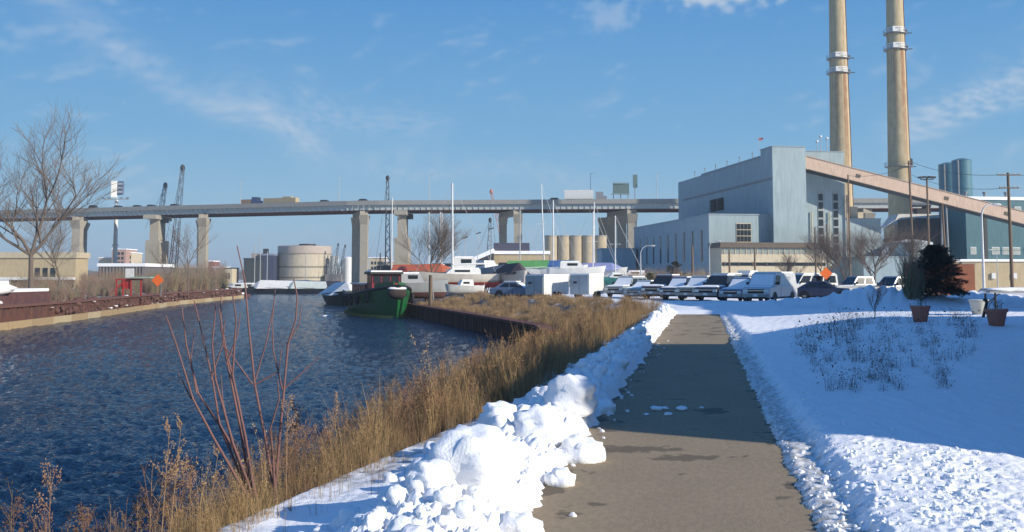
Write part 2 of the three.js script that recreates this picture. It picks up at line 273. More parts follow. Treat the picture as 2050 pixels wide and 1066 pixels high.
// path
{
  const L = 62, W = 3, d0 = -12, tx = 256, ty = 2048;
  const a = new Uint8Array(tx * ty * 4), q = (v) => Math.pow(clamp(v), 1 / 2.2) * 255;
  for (let j = 0; j < ty; j++) for (let i = 0; i < tx; i++) {
    const u = i / tx * W - W / 2, d = d0 + j / ty * L;
    let b = 0.93 + 0.10 * fbm(u * 0.8, d * 0.5, 3) + 0.09 * n2b(u * 14, d * 6) + 0.07 * n2(u * 37, d * 16);
    const side = Math.min(u + PATH_HALF, PATH_HALF - u), wn = fbm(u * 1.6, d * 1.1, 4) * 0.9;
    let wet = smooth(0.10, 0.22, wn - 1.5 * clamp(side, -0.2, 1.2) + (u < 0 ? 0.0 : -0.06));             // meltwater creeping in from both edges
    wet = Math.max(wet, smooth(0.52, 0.58, fbm(u * 0.9 + 40, d * 1.5, 4)), smooth(0.22, 0.36, fbm(u * 0.8, d * 0.4 + 9, 4)) * smooth(28, 33, d));
    for (const [su, sd, ru, rd] of [[0.35, 13.6, 0.22, 0.28], [-0.55, 10.6, 0.5, 0.22], [0.05, 10.1, 0.35, 0.16]]) wet = Math.max(wet, smooth(1.15, 0.75, Math.hypot((u - su) / ru, (d - sd) / rd) + 0.7 * fbm(u * 4, d * 4, 3)));
    const k = (j * tx + i) * 4, w = 1 - 0.52 * wet;
    a[k] = q(0.30 * b * w); a[k + 1] = q(0.23 * b * w); a[k + 2] = q(0.145 * b * w); a[k + 3] = 255;
  }
  const t = new THREE.DataTexture(a, tx, ty); t.colorSpace = THREE.SRGBColorSpace; t.magFilter = THREE.LinearFilter; t.needsUpdate = true;
  const N = 60, pos = [], uv = [], idx = [];
  for (let j = 0; j <= N; j++) for (let i = 0; i < 2; i++) { const d = d0 + L * j / N; pos.push(pathX(d) + (i ? 1 : -1) * W / 2, 0, -d); uv.push(i, j / N); if (j < N && !i) { const k = j * 2; idx.push(k, k + 1, k + 3, k, k + 3, k + 2); } }
  const g = new THREE.BufferGeometry(); g.setAttribute('position', new THREE.Float32BufferAttribute(pos, 3)); g.setAttribute('uv', new THREE.Float32BufferAttribute(uv, 2)); g.setIndex(idx); g.computeVertexNormals();
  const bt = TEX.bumps.clone(); bt.repeat.set(6, 124); bt.needsUpdate = true;
  const o = new THREE.Mesh(g, new THREE.MeshStandardMaterial({ map: t, roughness: 0.9, bumpMap: bt, bumpScale: 0.004 })); o.name = 'path'; o.receiveShadow = true; o.userData = { kind: 'structure', label: 'cleared grey brown asphalt footpath with wet patches', category: 'path' }; scene.add(o);
}
const MAT = {
  snow: M(0.88, 0.89, 0.91, 0.8, { map: null, bump: ['bumps', 0.5, 0.006] }),
  concrete: M(0.40, 0.36, 0.29, 0.9, { map: 'streak', size: 6 }),
  deck: M(0.36, 0.35, 0.32, 0.9, { map: 'streak', size: 8 }),
  girder: M(0.52, 0.56, 0.54, 0.6, { map: 'streak', size: 6 }),
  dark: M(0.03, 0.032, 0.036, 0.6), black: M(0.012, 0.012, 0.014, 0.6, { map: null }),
  glass: M(0.02, 0.026, 0.032, 0.12, { map: null }), frame: M(0.5, 0.5, 0.5, 0.6), white: M(0.78, 0.78, 0.76, 0.6), steel: M(0.3, 0.31, 0.32, 0.45, { metal: 0.6 }),
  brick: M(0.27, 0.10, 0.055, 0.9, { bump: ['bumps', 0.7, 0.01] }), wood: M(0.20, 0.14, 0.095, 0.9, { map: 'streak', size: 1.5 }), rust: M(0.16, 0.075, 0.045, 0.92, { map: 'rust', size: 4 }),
  bark: M(0.17, 0.135, 0.11, 0.95, { map: 'streak', size: 0.6 }), twig: M(0.20, 0.155, 0.125, 0.95, { map: null }), tan: M(0.50, 0.40, 0.25, 0.85, { map: 'streak' }), galv: M(0.5, 0.52, 0.52, 0.5, { metal: 0.3 }), cream: M(0.62, 0.53, 0.38, 0.85, { map: 'streak' }),
  red: M(0.42, 0.035, 0.03, 0.5), orange: M(0.85, 0.16, 0.02, 0.6, { map: null }), tire: M(0.018, 0.018, 0.018, 0.9, { map: null }), chrome: M(0.6, 0.6, 0.6, 0.2, { map: null, metal: 0.9 }), lamp: M(0.7, 0.7, 0.66, 0.25, { map: null }),
};
// ---------------------------------------------------------------- the highway bridge
const bridgeD = poly([[-400, 372], [-180, 345], [-46, 300], [48, 293], [140, 290], [400, 288]]);      // near edge, by x
{
  const root = thing('highway_bridge', 'long elevated concrete highway bridge on tall piers across the background', 'bridge');
  const xs = []; for (let x = -330; x <= 230; x += 10) xs.push(x);
  const WIDE = 18, TOP = 23.9, BOT = 21.9;
  const seg = (x0, x1, off0, off1, y0, y1) => hexa([V(x0, y0, -bridgeD(x0) - off0), V(x1, y0, -bridgeD(x1) - off0), V(x1, y0, -bridgeD(x1) - off1), V(x0, y0, -bridgeD(x0) - off1), V(x0, y1, -bridgeD(x0) - off0), V(x1, y1, -bridgeD(x1) - off0), V(x1, y1, -bridgeD(x1) - off1), V(x0, y1, -bridgeD(x0) - off1)]);
  const run = (o0, o1, y0, y1) => xs.slice(1).map((x, i) => seg(xs[i], x, o0, o1, y0, y1));
  part('deck', run(0, WIDE, TOP - 0.45, TOP), MAT.deck, root);
  part('parapet', run(0, 0.3, TOP, TOP + 0.9), MAT.deck, root);
  part('parapet', run(WIDE - 0.3, WIDE, TOP, TOP + 0.9), MAT.deck, root);
  part('girder', run(0.72, 0.92, BOT, TOP - 0.45), MAT.girder, root);
  part('inner_girder', run(WIDE - 1.5, WIDE - 1.3, BOT, TOP - 0.45), MAT.rust, root);  // dark rust colour stands in for the shade under the deck
  for (const o of [5.2, 9, 12.8]) part('inner_girder', run(o, o + 0.2, BOT + 0.1, TOP - 0.45), MAT.rust, root);  // inner girders too: underside shade put into their colour
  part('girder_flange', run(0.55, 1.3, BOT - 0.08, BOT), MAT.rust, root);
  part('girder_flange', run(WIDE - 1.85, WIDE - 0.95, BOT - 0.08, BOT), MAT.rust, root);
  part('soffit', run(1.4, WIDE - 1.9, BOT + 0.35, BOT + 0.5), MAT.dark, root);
  const rib = box(0.12, TOP - 0.45 - BOT, 0.22);
  let g0 = boxUV(join(rib));
  for (let x = -176; x < 66; x += 1.75) { const m = new THREE.Mesh(g0, MAT.girder); m.name = 'stiffener'; m.castShadow = m.receiveShadow = true; m.position.set(x, BOT, -bridgeD(x) - 0.62); root.add(m); }
  // piers: near column in the light, the far one behind it under the deck, a cap beam over both
  const pier = (px, w, o = {}) => {
    const d = bridgeD(X(px, 300)) + 1.6, x = X(px, d), axis = [-4.6, 13.5], nm = o.solid ? 0 : 1, gy = -1;
    const far = (k) => [x + axis[0] * k, d + axis[1] * k];
    if (o.solid) {
      const [cx, cd] = far(0.32);
      const p = part('pier', [box(w, 13.6 + 1, w * 1.9, cx, gy, -cd)], MAT.concrete, root);
      part('pier_neck', [box(w * 0.62, BOT - 13.6 - 0.1, w * 1.4, cx, 13.6, -cd)], MAT.concrete, p);
      part('bracket', [box(w * 0.8, 1.6, 1.2, cx + w * 0.35, 19.4, -cd)], MAT.dark, p);
      part('hammerhead', [box(w * 0.9, 1.3, 15, cx, BOT - 1.5, -cd)], MAT.concrete, p);
    } else {
      const cap = part('pier_cap', [beam(V(x, BOT - 0.9, -d + 0.5), V(x + axis[0], BOT - 0.9, -d - axis[1] - 1), w * 1.15, 1.5)], MAT.concrete, root);
      part('bearing', [box(w, 0.2, 1.1, x, BOT - 0.13, -d)], MAT.dark, cap);
      for (const k of o.cols ?? [0, 1]) {
        const [cx, cd] = far(k);
        part('pier_column', [box(w * (o.slim ?? 1), BOT - 1.6 - gy, w * 1.05, cx, gy, -cd), hexa([V(cx - w * 0.5, 17.6, -cd + w * 0.52), V(cx + w * 0.5, 17.6, -cd + w * 0.52), V(cx + w * 0.5, 17.6, -cd - w * 0.52), V(cx - w * 0.5, 17.6, -cd - w * 0.52), V(cx - w * 0.62, 20.4, -cd + w * 1.0), V(cx + w * 0.62, 20.4, -cd + w * 1.0), V(cx + w * 0.62, 20.4, -cd - w * 1.2), V(cx - w * 0.62, 20.4, -cd - w * 1.2)])], MAT.concrete, root);
      }
    }
  };
  pier(152, 2.7, { cols: [0, 0.62, 1.1] }); pier(-60, 2.7); pier(-280, 2.7); pier(312, 4.6, { solid: true }); pier(405, 2.5); pier(728, 2.2); pier(812, 4.2, { solid: true }); pier(1037, 2.4); pier(1266, 2.6, { cols: [0, 0.5, 1.0, 1.45] }); pier(1560, 2.6); pier(1740, 2.6);
  for (const px of [455, 675, 860, 60, 1310, 1180]) { const x = X(px, 310), d = bridgeD(x) + 9; part('lamp_post', [cyl(0.11, 0.07, 9.5, x, TOP, -d, 6), bar(V(x, TOP + 9.4, -d), V(x + 1.6, TOP + 9.7, -d), 0.05)], MAT.galv, root); }
}
const BRIDGE_Y = 23.95;
function onBridge(px, off = 2.6) { const x = X(px, 302), d = bridgeD(x) + off; return [x, BRIDGE_Y, -d, Math.atan2(bridgeD(x + 5) - bridgeD(x - 5), 10)]; }
{
  const semi = (px, label, len, colour, cab, dir) => {
    const [x, y, z, a] = onBridge(px, 3), t = thing('semi_truck', label, 'truck', x, y, z, a + (dir < 0 ? Math.PI : 0));
    part('trailer', [box(len, 2.7, 2.5, 0, 1.1, 0)], colour, t);
    const c = part('cab', [box(2.2, 2.6, 2.4, len / 2 + 1.8, 0.6, 0), box(1.2, 1.4, 2.3, len / 2 + 3.4, 0.6, 0)], cab, t);
    part('windscreen', [box(0.08, 0.9, 2.0, len / 2 + 2.92, 2.1, 0)], MAT.glass, c);
    for (const wx of [-len / 2 + 1, -len / 2 + 2.3, len / 2 + 0.6, len / 2 + 3.3]) { const w = cyl(0.5, 0.5, 2.45, 0, -1.22, 0, 12); w.rotateX(Math.PI / 2); w.translate(wx, 0.5, 0); part('wheel_set', [w], MAT.tire, t); }
    return t;
  };
  semi(1158, 'white box semi truck driving on the bridge', 8.6, MAT.white, M(0.3, 0.31, 0.33, 0.4), 1);
  const [x, y, z, a] = onBridge(545, 3);
  const f = thing('flatbed_trailer', 'long pale tan loaded trailer on the bridge', 'trailer', x, y, z, a);
  part('load', [box(11.5, 1.5, 2.3, 0, 1.0, 0), box(3, 1.85, 2.2, 2.5, 1.0, 0)], MAT.tan, f); part('bed', [box(12, 0.25, 2.4, 0, 0.75, 0)], MAT.dark, f);
  for (const wx of [-4.6, -3.4, 4]) { const w = cyl(0.48, 0.48, 2.4, 0, -1.2, 0, 12); w.rotateX(Math.PI / 2); w.translate(wx, 0.48, 0); part('wheel_set', [w], MAT.tire, f); }
  const [x2, y2, z2, a2] = onBridge(478, 3);
  const c = thing('dump_truck', 'blue and tan truck ahead of the pale trailer on the bridge', 'truck', x2, y2, z2, a2 + Math.PI);
  part('bed', [box(3.6, 1.4, 2.3, 1.4, 0.9, 0)], M(0.4, 0.25, 0.16), c); part('cab', [box(1.9, 2.3, 2.3, -1.6, 0.7, 0), box(0.9, 1.2, 2.2, -2.9, 0.7, 0)], M(0.06, 0.1, 0.22, 0.4), c); part('windscreen', [box(0.06, 0.8, 2, -2.58, 2, 0)], MAT.glass, c);
  for (const wx of [-2.6, 0.4, 2.4]) { const w = cyl(0.48, 0.48, 2.3, 0, -1.15, 0, 12); w.rotateX(Math.PI / 2); w.translate(wx, 0.48, 0); part('wheel_set', [w], MAT.tire, c); }
  const car = (px, label, col, big) => {
    const [x, y, z, a] = onBridge(px, 2.2), t = thing('bridge_car', label, 'car', x, y, z, a + Math.PI / 2, 'small cars driving on the bridge');
    const h = big ? 1.85 : 1.45;
    part('body', [extrude([[-2.2, 0.35], [2.2, 0.35], [2.25, 0.8], [1.2, 0.95], [-2.0, 0.98], [-2.25, 0.75]], 1.75, 0.08)], col, t);
    part('cabin', [extrude([[-1.9, 0.95], [1.15, 0.95], [0.45, h], [-1.4, h]], 1.55, 0.08)], MAT.glass, t); part('roof', [box(1.4, 0.06, 1.7, 0, h - 0.03, -0.45)], col, t);
    for (const wz of [-1.35, 1.4]) { const w = cyl(0.33, 0.33, 1.8, 0, -0.9, 0, 12); w.rotateZ(Math.PI / 2); w.translate(0, 0.33, wz); part('wheel_set', [w], MAT.tire, t); }
  };
  const P = [MAT.dark, M(0.05, 0.05, 0.07, 0.35), M(0.35, 0.36, 0.38, 0.35), M(0.2, 0.03, 0.03, 0.35), M(0.1, 0.1, 0.11, 0.35)];
  car(95, 'dark car on the bridge, leftmost, behind the bare tree', P[1], 1); car(160, 'dark car on the bridge over the leftmost pier', P[4], 0); car(208, 'small grey car on the bridge just left of the tall sign pylon', P[2], 0); car(243, 'dark car on the bridge just right of the tall sign pylon', P[1], 0);
  car(300, 'dark car on the bridge beside the short crane boom', P[4], 0); car(645, 'grey car on the bridge between trailer and lamp post', P[2], 0); car(728, 'dark red car on the bridge above the narrow pier by the tug', P[3], 0); car(1112, 'dark car on the bridge just behind the white semi truck', P[1], 0);
  // overhead signs
  const sg = (px0, px1, y0, y1, label, posts) => {
    const xm = X((px0 + px1) / 2, 312), d = bridgeD(xm) + 12, w = (px1 - px0) / FOCAL * d, t = thing('highway_sign', label, 'sign', xm, 0, -d, 0.12);
    part('panel', [box(w, Y(y0, d) - Y(y1, d), 0.25, 0, Y(y1, d), 0)], M(0.10, 0.17, 0.17, 0.5), t);
    for (const q of posts) part('post', [cyl(0.13, 0.13, Y(y1, d) + (Y(y0, d) - Y(y1, d)) * 0.7 - BRIDGE_Y, q * w, BRIDGE_Y, -0.35, 8)], MAT.steel, t);
    return [t, w, d];
  };
  const [t, w, d] = sg(1224, 1257, 367, 388, 'wide dark billboard on posts above the bridge', [-0.45, 0, 0.45]);
  part('catwalk', [box(w * 1.15, 0.15, 0.9, -0.4, Y(390, d), 0.5)], MAT.steel, t); part('light_bar', [box(w, 0.1, 0.1, -0.3, Y(366, d), 1)], MAT.steel, t);
  sg(1264, 1273, 350, 376, 'narrow tall green sign on a pole beside the billboard', [0]);
}
// ---------------------------------------------------------------- the power plant
const clad = M(0.325, 0.415, 0.44, 0.6, { map: 'streak', size: 14, bump: ['rib', 1.2, 0.004] }), trim = M(0.30, 0.36, 0.40, 0.6), brown = M(0.13, 0.10, 0.075, 0.7), pinkTan = M(0.66, 0.475, 0.35, 0.75, { map: 'streak', size: 7 });
const PLANT_TURN = 0.1405, teal = M(0.06, 0.17, 0.20, 0.55, { map: 'streak', size: 9, bump: ['rib', 0.9, 0.03] });
{
  const p = thing('power_plant', 'large windowless blue grey power plant building with a square corner tower', 'building', 44.6, 0, -170, PLANT_TURN);
  const blk = (s0, s1, t0, t1, y0, y1) => box(s1 - s0, y1 - y0, t1 - t0, (s0 + s1) / 2, y0, -(t0 + t1) / 2);
  part('tower', [blk(0, 6, 0, 5.2, 0, 24.1)], clad, p);
  const hall = part('hall', [blk(0.02, 15.3, 5.2, 53, 0, 22.9)], clad, p);
  part('upper_block', [blk(6, 15.3, 4.6, 30, 0, 24.0)], clad, p);
  part('roof_edge', [blk(-0.12, 15.4, 5.35, 37, 22.9, 23.15), blk(-0.1, 6.1, -0.1, 5.3, 24.1, 24.25), blk(6.12, 15.42, 4.5, 30, 24.0, 24.12)], trim, p);
  part('light_band', [blk(-0.1, 0.02, 0.1, 50, 18.5, 18.85)], M(0.26, 0.27, 0.27, 0.7), p);
  for (let k = 0; k < 2; k++) { const l = part('louvre', [blk(-0.14, 0.03, 24.2 + k * 4, 27.4 + k * 4, 14.9, 17.3)], MAT.black, p); for (let q = 0; q < 5; q++) { const m = part('blade', [box(0.5, 0.06, 3.2, -0.32, 15.15 + q * 0.46, -(25.8 + k * 4), 0, 0, 0.5)], MAT.dark, l); } }
  // side wing
  part('wing', [blk(-10.9, 0, 1.6, 50.5, 0, 12.4)], clad, p);
  part('wing_coping', [blk(-11.0, 0, 1.5, 50.6, 12.4, 12.6)], trim, p);
  for (let t = 5; t < 50; t += 5) part('slot_window', [blk(-10.97, -10.88, t, t + 0.7, 4.5, 10)], MAT.glass, p);
  const wf = part('wing_window', [blk(-6.05, -3.4, 1.5, 1.62, 7.7, 11.0)], MAT.cream, p);
  for (let c = 0; c < 4; c++) for (let r = 0; r < 3; r++) part('pane', [blk(-5.93 + c * 0.64, -5.41 + c * 0.64, 1.44, 1.56, 7.85 + r * 1.06, 8.75 + r * 1.06)], MAT.glass, wf);
  // low front range
  part('front_range', [blk(-10.8, 7.4, -4, 1.55, 0, 6.65)], MAT.cream, p);
  part('fascia', [blk(-11.1, 7.8, -4.5, 1.5, 6.65, 7.5)], brown, p);
  part('clerestory', [blk(-10.7, 7.3, -4.06, -3.9, 5.65, 6.6)], M(0.30, 0.33, 0.30, 0.3), p);
  for (let s = -10.4; s < 7.2; s += 0.95) part('mullion', [blk(s, s + 0.1, -4.14, -3.95, 5.6, 6.65)], MAT.cream, p);
  part('strip_window', [blk(-10.7, 7.3, -4.05, -3.9, 3.65, 4.2)], MAT.glass, p);
  for (let s = -10.3; s < 7.2; s += 2.4) part('window_post', [blk(s, s + 0.16, -4.12, -3.95, 3.6, 4.25)], brown, p);
  // tall stair windows behind the conveyor
  for (const s of [7.0, 10.3, 13.1]) { const col = part('window_shaft', [blk(s - 0.1, s + 1.0, 4.5, 4.62, 4.6, 16.8)], M(0.34, 0.36, 0.36, 0.6), p); for (let k = 0; k < 8; k++) part('pane', [blk(s, s + 0.8, 4.44, 4.55, 4.8 + k * 1.5, 5.95 + k * 1.5)], MAT.glass, col); }
  part('drain_pipe', [cyl(0.18, 0.18, 16, 15.5, 0.3, -4.2, 10)], pinkTan, p);
  for (const s of [8.9, 12.2]) part('conduit', [cyl(0.12, 0.12, 13, s, 0.3, -4.3, 8)], MAT.cream, p);
  part('annex', [blk(15.3, 22.2, 5, 18, 0, 12.1)], clad, p);
  part('low_annex', [blk(15.1, 26.2, -2, 5, 0, 5.2)], M(0.27, 0.36, 0.40, 0.6, { map: 'streak', size: 7 }), p);
  part('annex_coping', [blk(15.0, 26.3, -2.1, 5, 5.2, 5.34), blk(15.3, 22.3, 4.9, 18, 12.1, 12.25)], trim, p);
  part('duct', [blk(16, 21, 9, 14, 12.25, 13.6), blk(17, 18.4, 6, 7.4, 12.25, 14.4)], MAT.cream, p);
  // on the roof
  for (const [s, h] of [[12.6, 3.1], [13.8, 2.8], [11.9, 2.2]]) { const m = part('antenna_mast', [cyl(0.07, 0.05, h, s, 24.1, -8, 6)], MAT.galv, p); part('dish', [ball(0.3, 0.25, 0.25, s, 24.1 + h, -8, 10)], MAT.white, m); }
  for (let k = 0; k < 6; k++) part('roof_vent', [cyl(0.07, 0.07, 1.1, 0.4, 23.15, -(10 + k * 6.5), 6), ball(0.16, 0.12, 0.16, 0.4, 24.25, -(10 + k * 6.5), 8)], MAT.steel, p);
  const ft = thing('flag_pole', 'small flag on a thin pole on the power plant roof', 'flag', 44.6 - 1.1 * 0.3, 24.2, -171.5);
  part('pole', [cyl(0.035, 0.025, 2.9, -1.6, -1.2, 0, 6)], MAT.galv, ft); part('flag', [box(0.7, 0.45, 0.03, -1.3, 1.15, 0, 0.5), box(0.35, 0.3, 0.03, -1.0, 1.35, 0.1, -0.4)], M(0.35, 0.10, 0.12), ft);
}
{ // inclined conveyor gallery
  const a = V(50.2, 21.7, -172.9), b = V(126, 3.0, -177), dir = b.clone().sub(a).normalize(), up = V(0, 1, 0);
  const c = thing('conveyor_gallery', 'long pinkish tan inclined conveyor gallery running down from the power plant', 'conveyor');
  const at = (k, y = 0, w = 0) => a.clone().lerp(b, k).add(V(0, y, 0)).add(V(-0.05 * w, 0, 0.998 * w));
  part('gallery', [beam(at(0.012), b, 2.6, 2.15)], pinkTan, c); part('gallery_head', [beam(V(49.9, 21.7, -172.9), at(0.03, 0.28), 2.58, 2.13)], pinkTan, c);
  part('gallery_roof', [beam(at(0.012, 1.14), b.clone().add(V(0, 1.14, 0)), 2.85, 0.1)], M(0.5, 0.38, 0.29, 0.7), c);
  part('gallery_floor', [beam(at(0.012, -1.16), b.clone().add(V(0, -1.16, 0)), 2.8, 0.14)], MAT.dark, c);
  for (const k of [0.125, 0.33, 0.47, 0.66, 0.84]) part('window', [beam(at(k, 0, 1.33), at(k + 0.010, 0, 1.33), 0.1, 0.6)], brown, c);
  for (const k of [0.335, 0.56, 0.78]) { const q = at(k, -1.2); part('trestle', [-0.9, 0.9].map((o) => bar(V(q.x, q.y, q.z + o), V(q.x, 0, q.z + o * 1.6), 0.16, 0.2)).concat([bar(V(q.x, q.y * 0.5, q.z - 1.2), V(q.x, q.y * 0.5, q.z + 1.2), 0.1)]), MAT.steel, c); }
}
function chimney(px, py, d, r0, r1, h, rings, label, seed) {
  const x = X(px, d), t = thing('smokestack', label, 'chimney', x, 0, -d, 0, 'tall concrete smokestacks');
  const R = rng(seed), tx = 256, ty = 1024, streaks = [];
  for (let k = 0; k < 34; k++) streaks.push([R(), rings.length && R() < 0.75 ? pick(R, rings) / h : R() * 0.6 + 0.4, 0.05 + R() * 0.28, 0.004 + R() * 0.014, 0.25 + 0.55 * R()]);
  streaks.push([0.55, rings[0] / h, 0.34, 0.026, 1.0], [0.585, rings[0] / h, 0.46, 0.022, 0.95], [0.43, rings[0] / h, 0.26, 0.03, 0.55], [0.52, 0.99, 0.25, 0.05, 0.7], [0.47, 0.97, 0.2, 0.03, 0.5]);
  const tex = tile(tx, (u, v) => {
    let s = 0; for (const [su, sv, sl, sw, k] of streaks) { if (v > sv) continue; const f = (sv - v) / sl; if (f > 1) continue; const wob = 0.004 * n2(v * 40, su * 9); let du = Math.abs(u - su + wob); du = Math.min(du, 1 - du); s = Math.max(s, k * smooth(sw * 1.4, sw * 0.3, du) * (1 - f * f) * clamp(0.75 + 0.5 * n2(u * 90, v * 30))); }
    const b = 0.9 + 0.10 * n2(u * 10, v * 22) + 0.06 * n2b(u * 30, v * 70) + (((v * 40) % 1) < 0.06 ? -0.06 : 0);
    return [lerp(0.50 * b, 0.25, s), lerp(0.405 * b, 0.085, s), lerp(0.245 * b, 0.025, s)];
  }, { h: ty });
  const g = new THREE.CylinderGeometry(r1, r0, h, 40, 24, true); g.translate(0, h / 2, 0); g.rotateY(Math.PI);
  const m = new THREE.Mesh(g, new THREE.MeshStandardMaterial({ map: tex, roughness: 0.9 })); m.name = 'shaft'; m.castShadow = m.receiveShadow = true; t.add(m);
  rings.forEach((ry, i) => {
    const r = lerp(r0, r1, ry / h), big = i < rings.length;
    const pl = part('platform', [cyl(r + 0.75, r + 0.75, 0.14, 0, ry, 0, 28)], MAT.steel, t);
    const rail = new THREE.TorusGeometry(r + 0.72, 0.05, 5, 32); rail.rotateX(Math.PI / 2); rail.translate(0, ry + 1.05, 0); part('railing', [bare(rail), ...Array.from({ length: 16 }, (_, k) => cyl(0.035, 0.035, 1.0, (r + 0.72) * Math.cos(k * Math.PI / 8), ry + 0.1, (r + 0.72) * Math.sin(k * Math.PI / 8), 4))], MAT.steel, pl);
    if (i < 2) { part('white_band', [cyl(r + 0.05, r + 0.03, 1.5, 0, ry + 0.15, 0, 32, true)], M(0.7, 0.68, 0.62, 0.7, { map: 'streak', size: 3 }), t); part('equipment_box', [box(1.2, 1.3, 0.6, -1.0, ry + 0.2, r + 0.25)], MAT.white, t); part('lamp_bracket', [box(1.4, 0.14, 0.5, r + 1.3, ry + 0.3, 0), box(0.35, 0.7, 0.35, r + 0.6, ry + 0.4, 0.2)], MAT.dark, t); }
    else part('lamp_bracket', [box(1.2, 0.14, 0.5, r + 1.1, ry + 0.1, 0), box(0.6, 1.8, 0.5, r + 0.4, ry + 0.3, 0.2)], MAT.dark, t);
  });
  const lad = []; const la = 0.15; for (let k = 0; k < 40; k++) { const y = h * k / 40, r = lerp(r0, r1, k / 40) + 0.12; lad.push(bar(V(r * Math.cos(la), y, r * Math.sin(la)), V((lerp(r0, r1, (k + 1) / 40) + 0.12) * Math.cos(la), y + h / 40, (lerp(r0, r1, (k + 1) / 40) + 0.12) * Math.sin(la)), 0.14, 0.14, 4)); }
  part('ladder_cage', lad, MAT.rust, t);
}
chimney(1688.5, 0, 267, 3.2, 1.78, 96, [Y(148, 267), Y(119, 267)], 'left rust streaked concrete smokestack behind the power plant roof', 3);
chimney(1806, 0, 246, 3.0, 1.68, 91, [Y(101, 246), Y(69, 246), Y(335, 246)], 'right taller looking smokestack rising behind the conveyor gallery', 8);
{
  const silo = (px, w, y0, d, label) => { const r = w / 2 / FOCAL * d, t = thing('silo', label, 'silo', X(px, d), 0, -d, 0, 'blue steel silos'); part('shell', [cyl(r, r, Y(y0, d), 0, 0, 0, 28)], M(0.09, 0.22, 0.27, 0.4, { map: 'streak', size: 5 }), t); part('roof', [cyl(r + 0.06, r * 0.4, 0.5, 0, Y(y0, d), 0, 28)], M(0.1, 0.22, 0.26, 0.4), t); part('ladder', [box(0.3, Y(y0, d) - 2, 0.2, -r * 0.7, 2, r * 0.75)], MAT.steel, t); };
  silo(1905, 36, 330, 238, 'left blue green steel silo, partly behind its twin'); silo(1933, 38, 322, 230, 'right blue green steel silo above the conveyor');
  // teal building on the right
  const tb = thing('teal_building', 'big teal metal clad hall with snow along its roof edge, far right', 'building', X(1938, 190), 0, -190, PLANT_TURN);
  const h = Y(400, 190);
  part('wall', [box(30, h, 9, 15, 0, -4.5)], teal, tb); part('snow_edge', [box(30.4, 0.6, 9.4, 15, h, -4.5)], MAT.snow, tb); part('recess_panel', [box(0.7, h - 1, 0.12, 4, 0.5, 0.02)], MAT.dark, tb);
  for (const [s, y, w] of [[0.8, 6.2, 1.0], [5.2, 6.2, 1.4], [7.4, 6.2, 1.3], [9.6, 6.2, 1.3], [12, 6.2, 1.3], [10.2, 14, 1.2]]) { const f = part('window_frame', [box(w + 0.2, 1.4, 0.1, s + w / 2, y - 0.1, 0.04)], MAT.white, tb); part('pane', [box(w, 1.2, 0.08, s + w / 2, y, 0.08)], M(0.42, 0.46, 0.42, 0.3), f); }
  for (const s of [2, 6, 10.5, 15]) part('roof_vent', [cyl(0.25, 0.25, 1.0, s, h + 0.6, -3, 8), cyl(0.4, 0.4, 0.3, s, h + 1.5, -3, 8)], MAT.steel, tb);
  part('base_block', [box(6, Y(440, 200), 6, -4.2, 0, -9)], MAT.dark, tb);
  // hopper and tank at the foot of the chimney
  const d = 205, hp = thing('coal_hopper', 'pale hopper house with sloping snowy hood at the foot of the right smokestack', 'hopper', X(1826, d), 0, -d);
  const w = 110 / FOCAL * d; part('house', [box(w * 0.9, Y(452, d) - Y(490, d), 6, w * 0.06, Y(490, d), 0)], MAT.cream, hp); part('hood', [hexa([V(-w * 0.42, Y(452, d), 3.1), V(w * 0.52, Y(452, d), 3.1), V(w * 0.52, Y(452, d), -3), V(-w * 0.42, Y(452, d), -3), V(-w * 0.28, Y(430, d), 2), V(w * 0.5, Y(430, d), 2), V(w * 0.5, Y(430, d), -3), V(-w * 0.28, Y(430, d), -3)])], M(0.68, 0.64, 0.55, 0.8), hp);
  part('brown_belt', [box(w * 0.92, 0.7, 6.2, w * 0.06, Y(484, d), 0)], brown, hp); for (const k of [-0.35, -0.1, 0.2, 0.45]) part('leg', [box(0.5, Y(488, d), 0.5, w * k, 0, 1.8)], brown, hp);
  part('machinery', [box(2.4, 1.1, 2, w * 0.2, Y(430, d), 0), box(1.2, 1.9, 1.6, w * 0.3, Y(430, d), 0), box(3.4, 0.3, 2.2, w * 0.2, Y(414, d), 0)], MAT.dark, hp); part('hood_flap', [box(2.6, 0.2, 3, -w * 0.44, Y(450, d), 1, 0, 0, 0.6)], MAT.white, hp);
  const d2 = 176, tk = thing('storage_tank', 'round pale blue storage tank with snow on top behind the brick enclosure', 'tank', X(1826, d2), 0, -d2); const r = 41 / FOCAL * d2;
  part('shell', [cyl(r, r, Y(486, d2), 0, 0, 0, 36)], M(0.50, 0.60, 0.62, 0.5, { map: 'streak', size: 3 }), tk); part('snow_cap', [cyl(r, r * 0.3, 0.55, 0, Y(486, d2), 0, 36)], MAT.snow, tk);
  // low tan wall building at the right
  const d3 = 128, lw = thing('low_range', 'low tan block wall building with snow on top, far right', 'building', X(1900, d3), 0, -d3, 0.05); part('wall', [box(16, Y(524, d3), 5, 8, 0, -2.5)], MAT.tan, lw); part('snow_roof', [box(16.4, 0.3, 5.4, 8, Y(524, d3), -2.5)], MAT.snow, lw);
  for (const q of [5.8, 8.6]) part('wall_lamp', [box(0.5, 0.7, 0.3, q, 1.6, 0.12)], MAT.white, lw);
  // brick enclosure
  const d4 = 86, be = thing('brick_enclosure', 'plain red brown brick enclosure behind the dark evergreen', 'wall', X(1950, d4), 0, -d4, 0.1); const bw = 145 / FOCAL * d4;
  part('wall', [box(bw, Y(530, d4), 0.4, -bw / 2, 0, 0), box(0.4, Y(530, d4), 4, -0.22, 0, -2.2)], MAT.brick, be); part('coping', [box(bw + 0.1, 0.1, 0.5, -bw / 2, Y(530, d4), 0)], M(0.3, 0.2, 0.15), be);
}
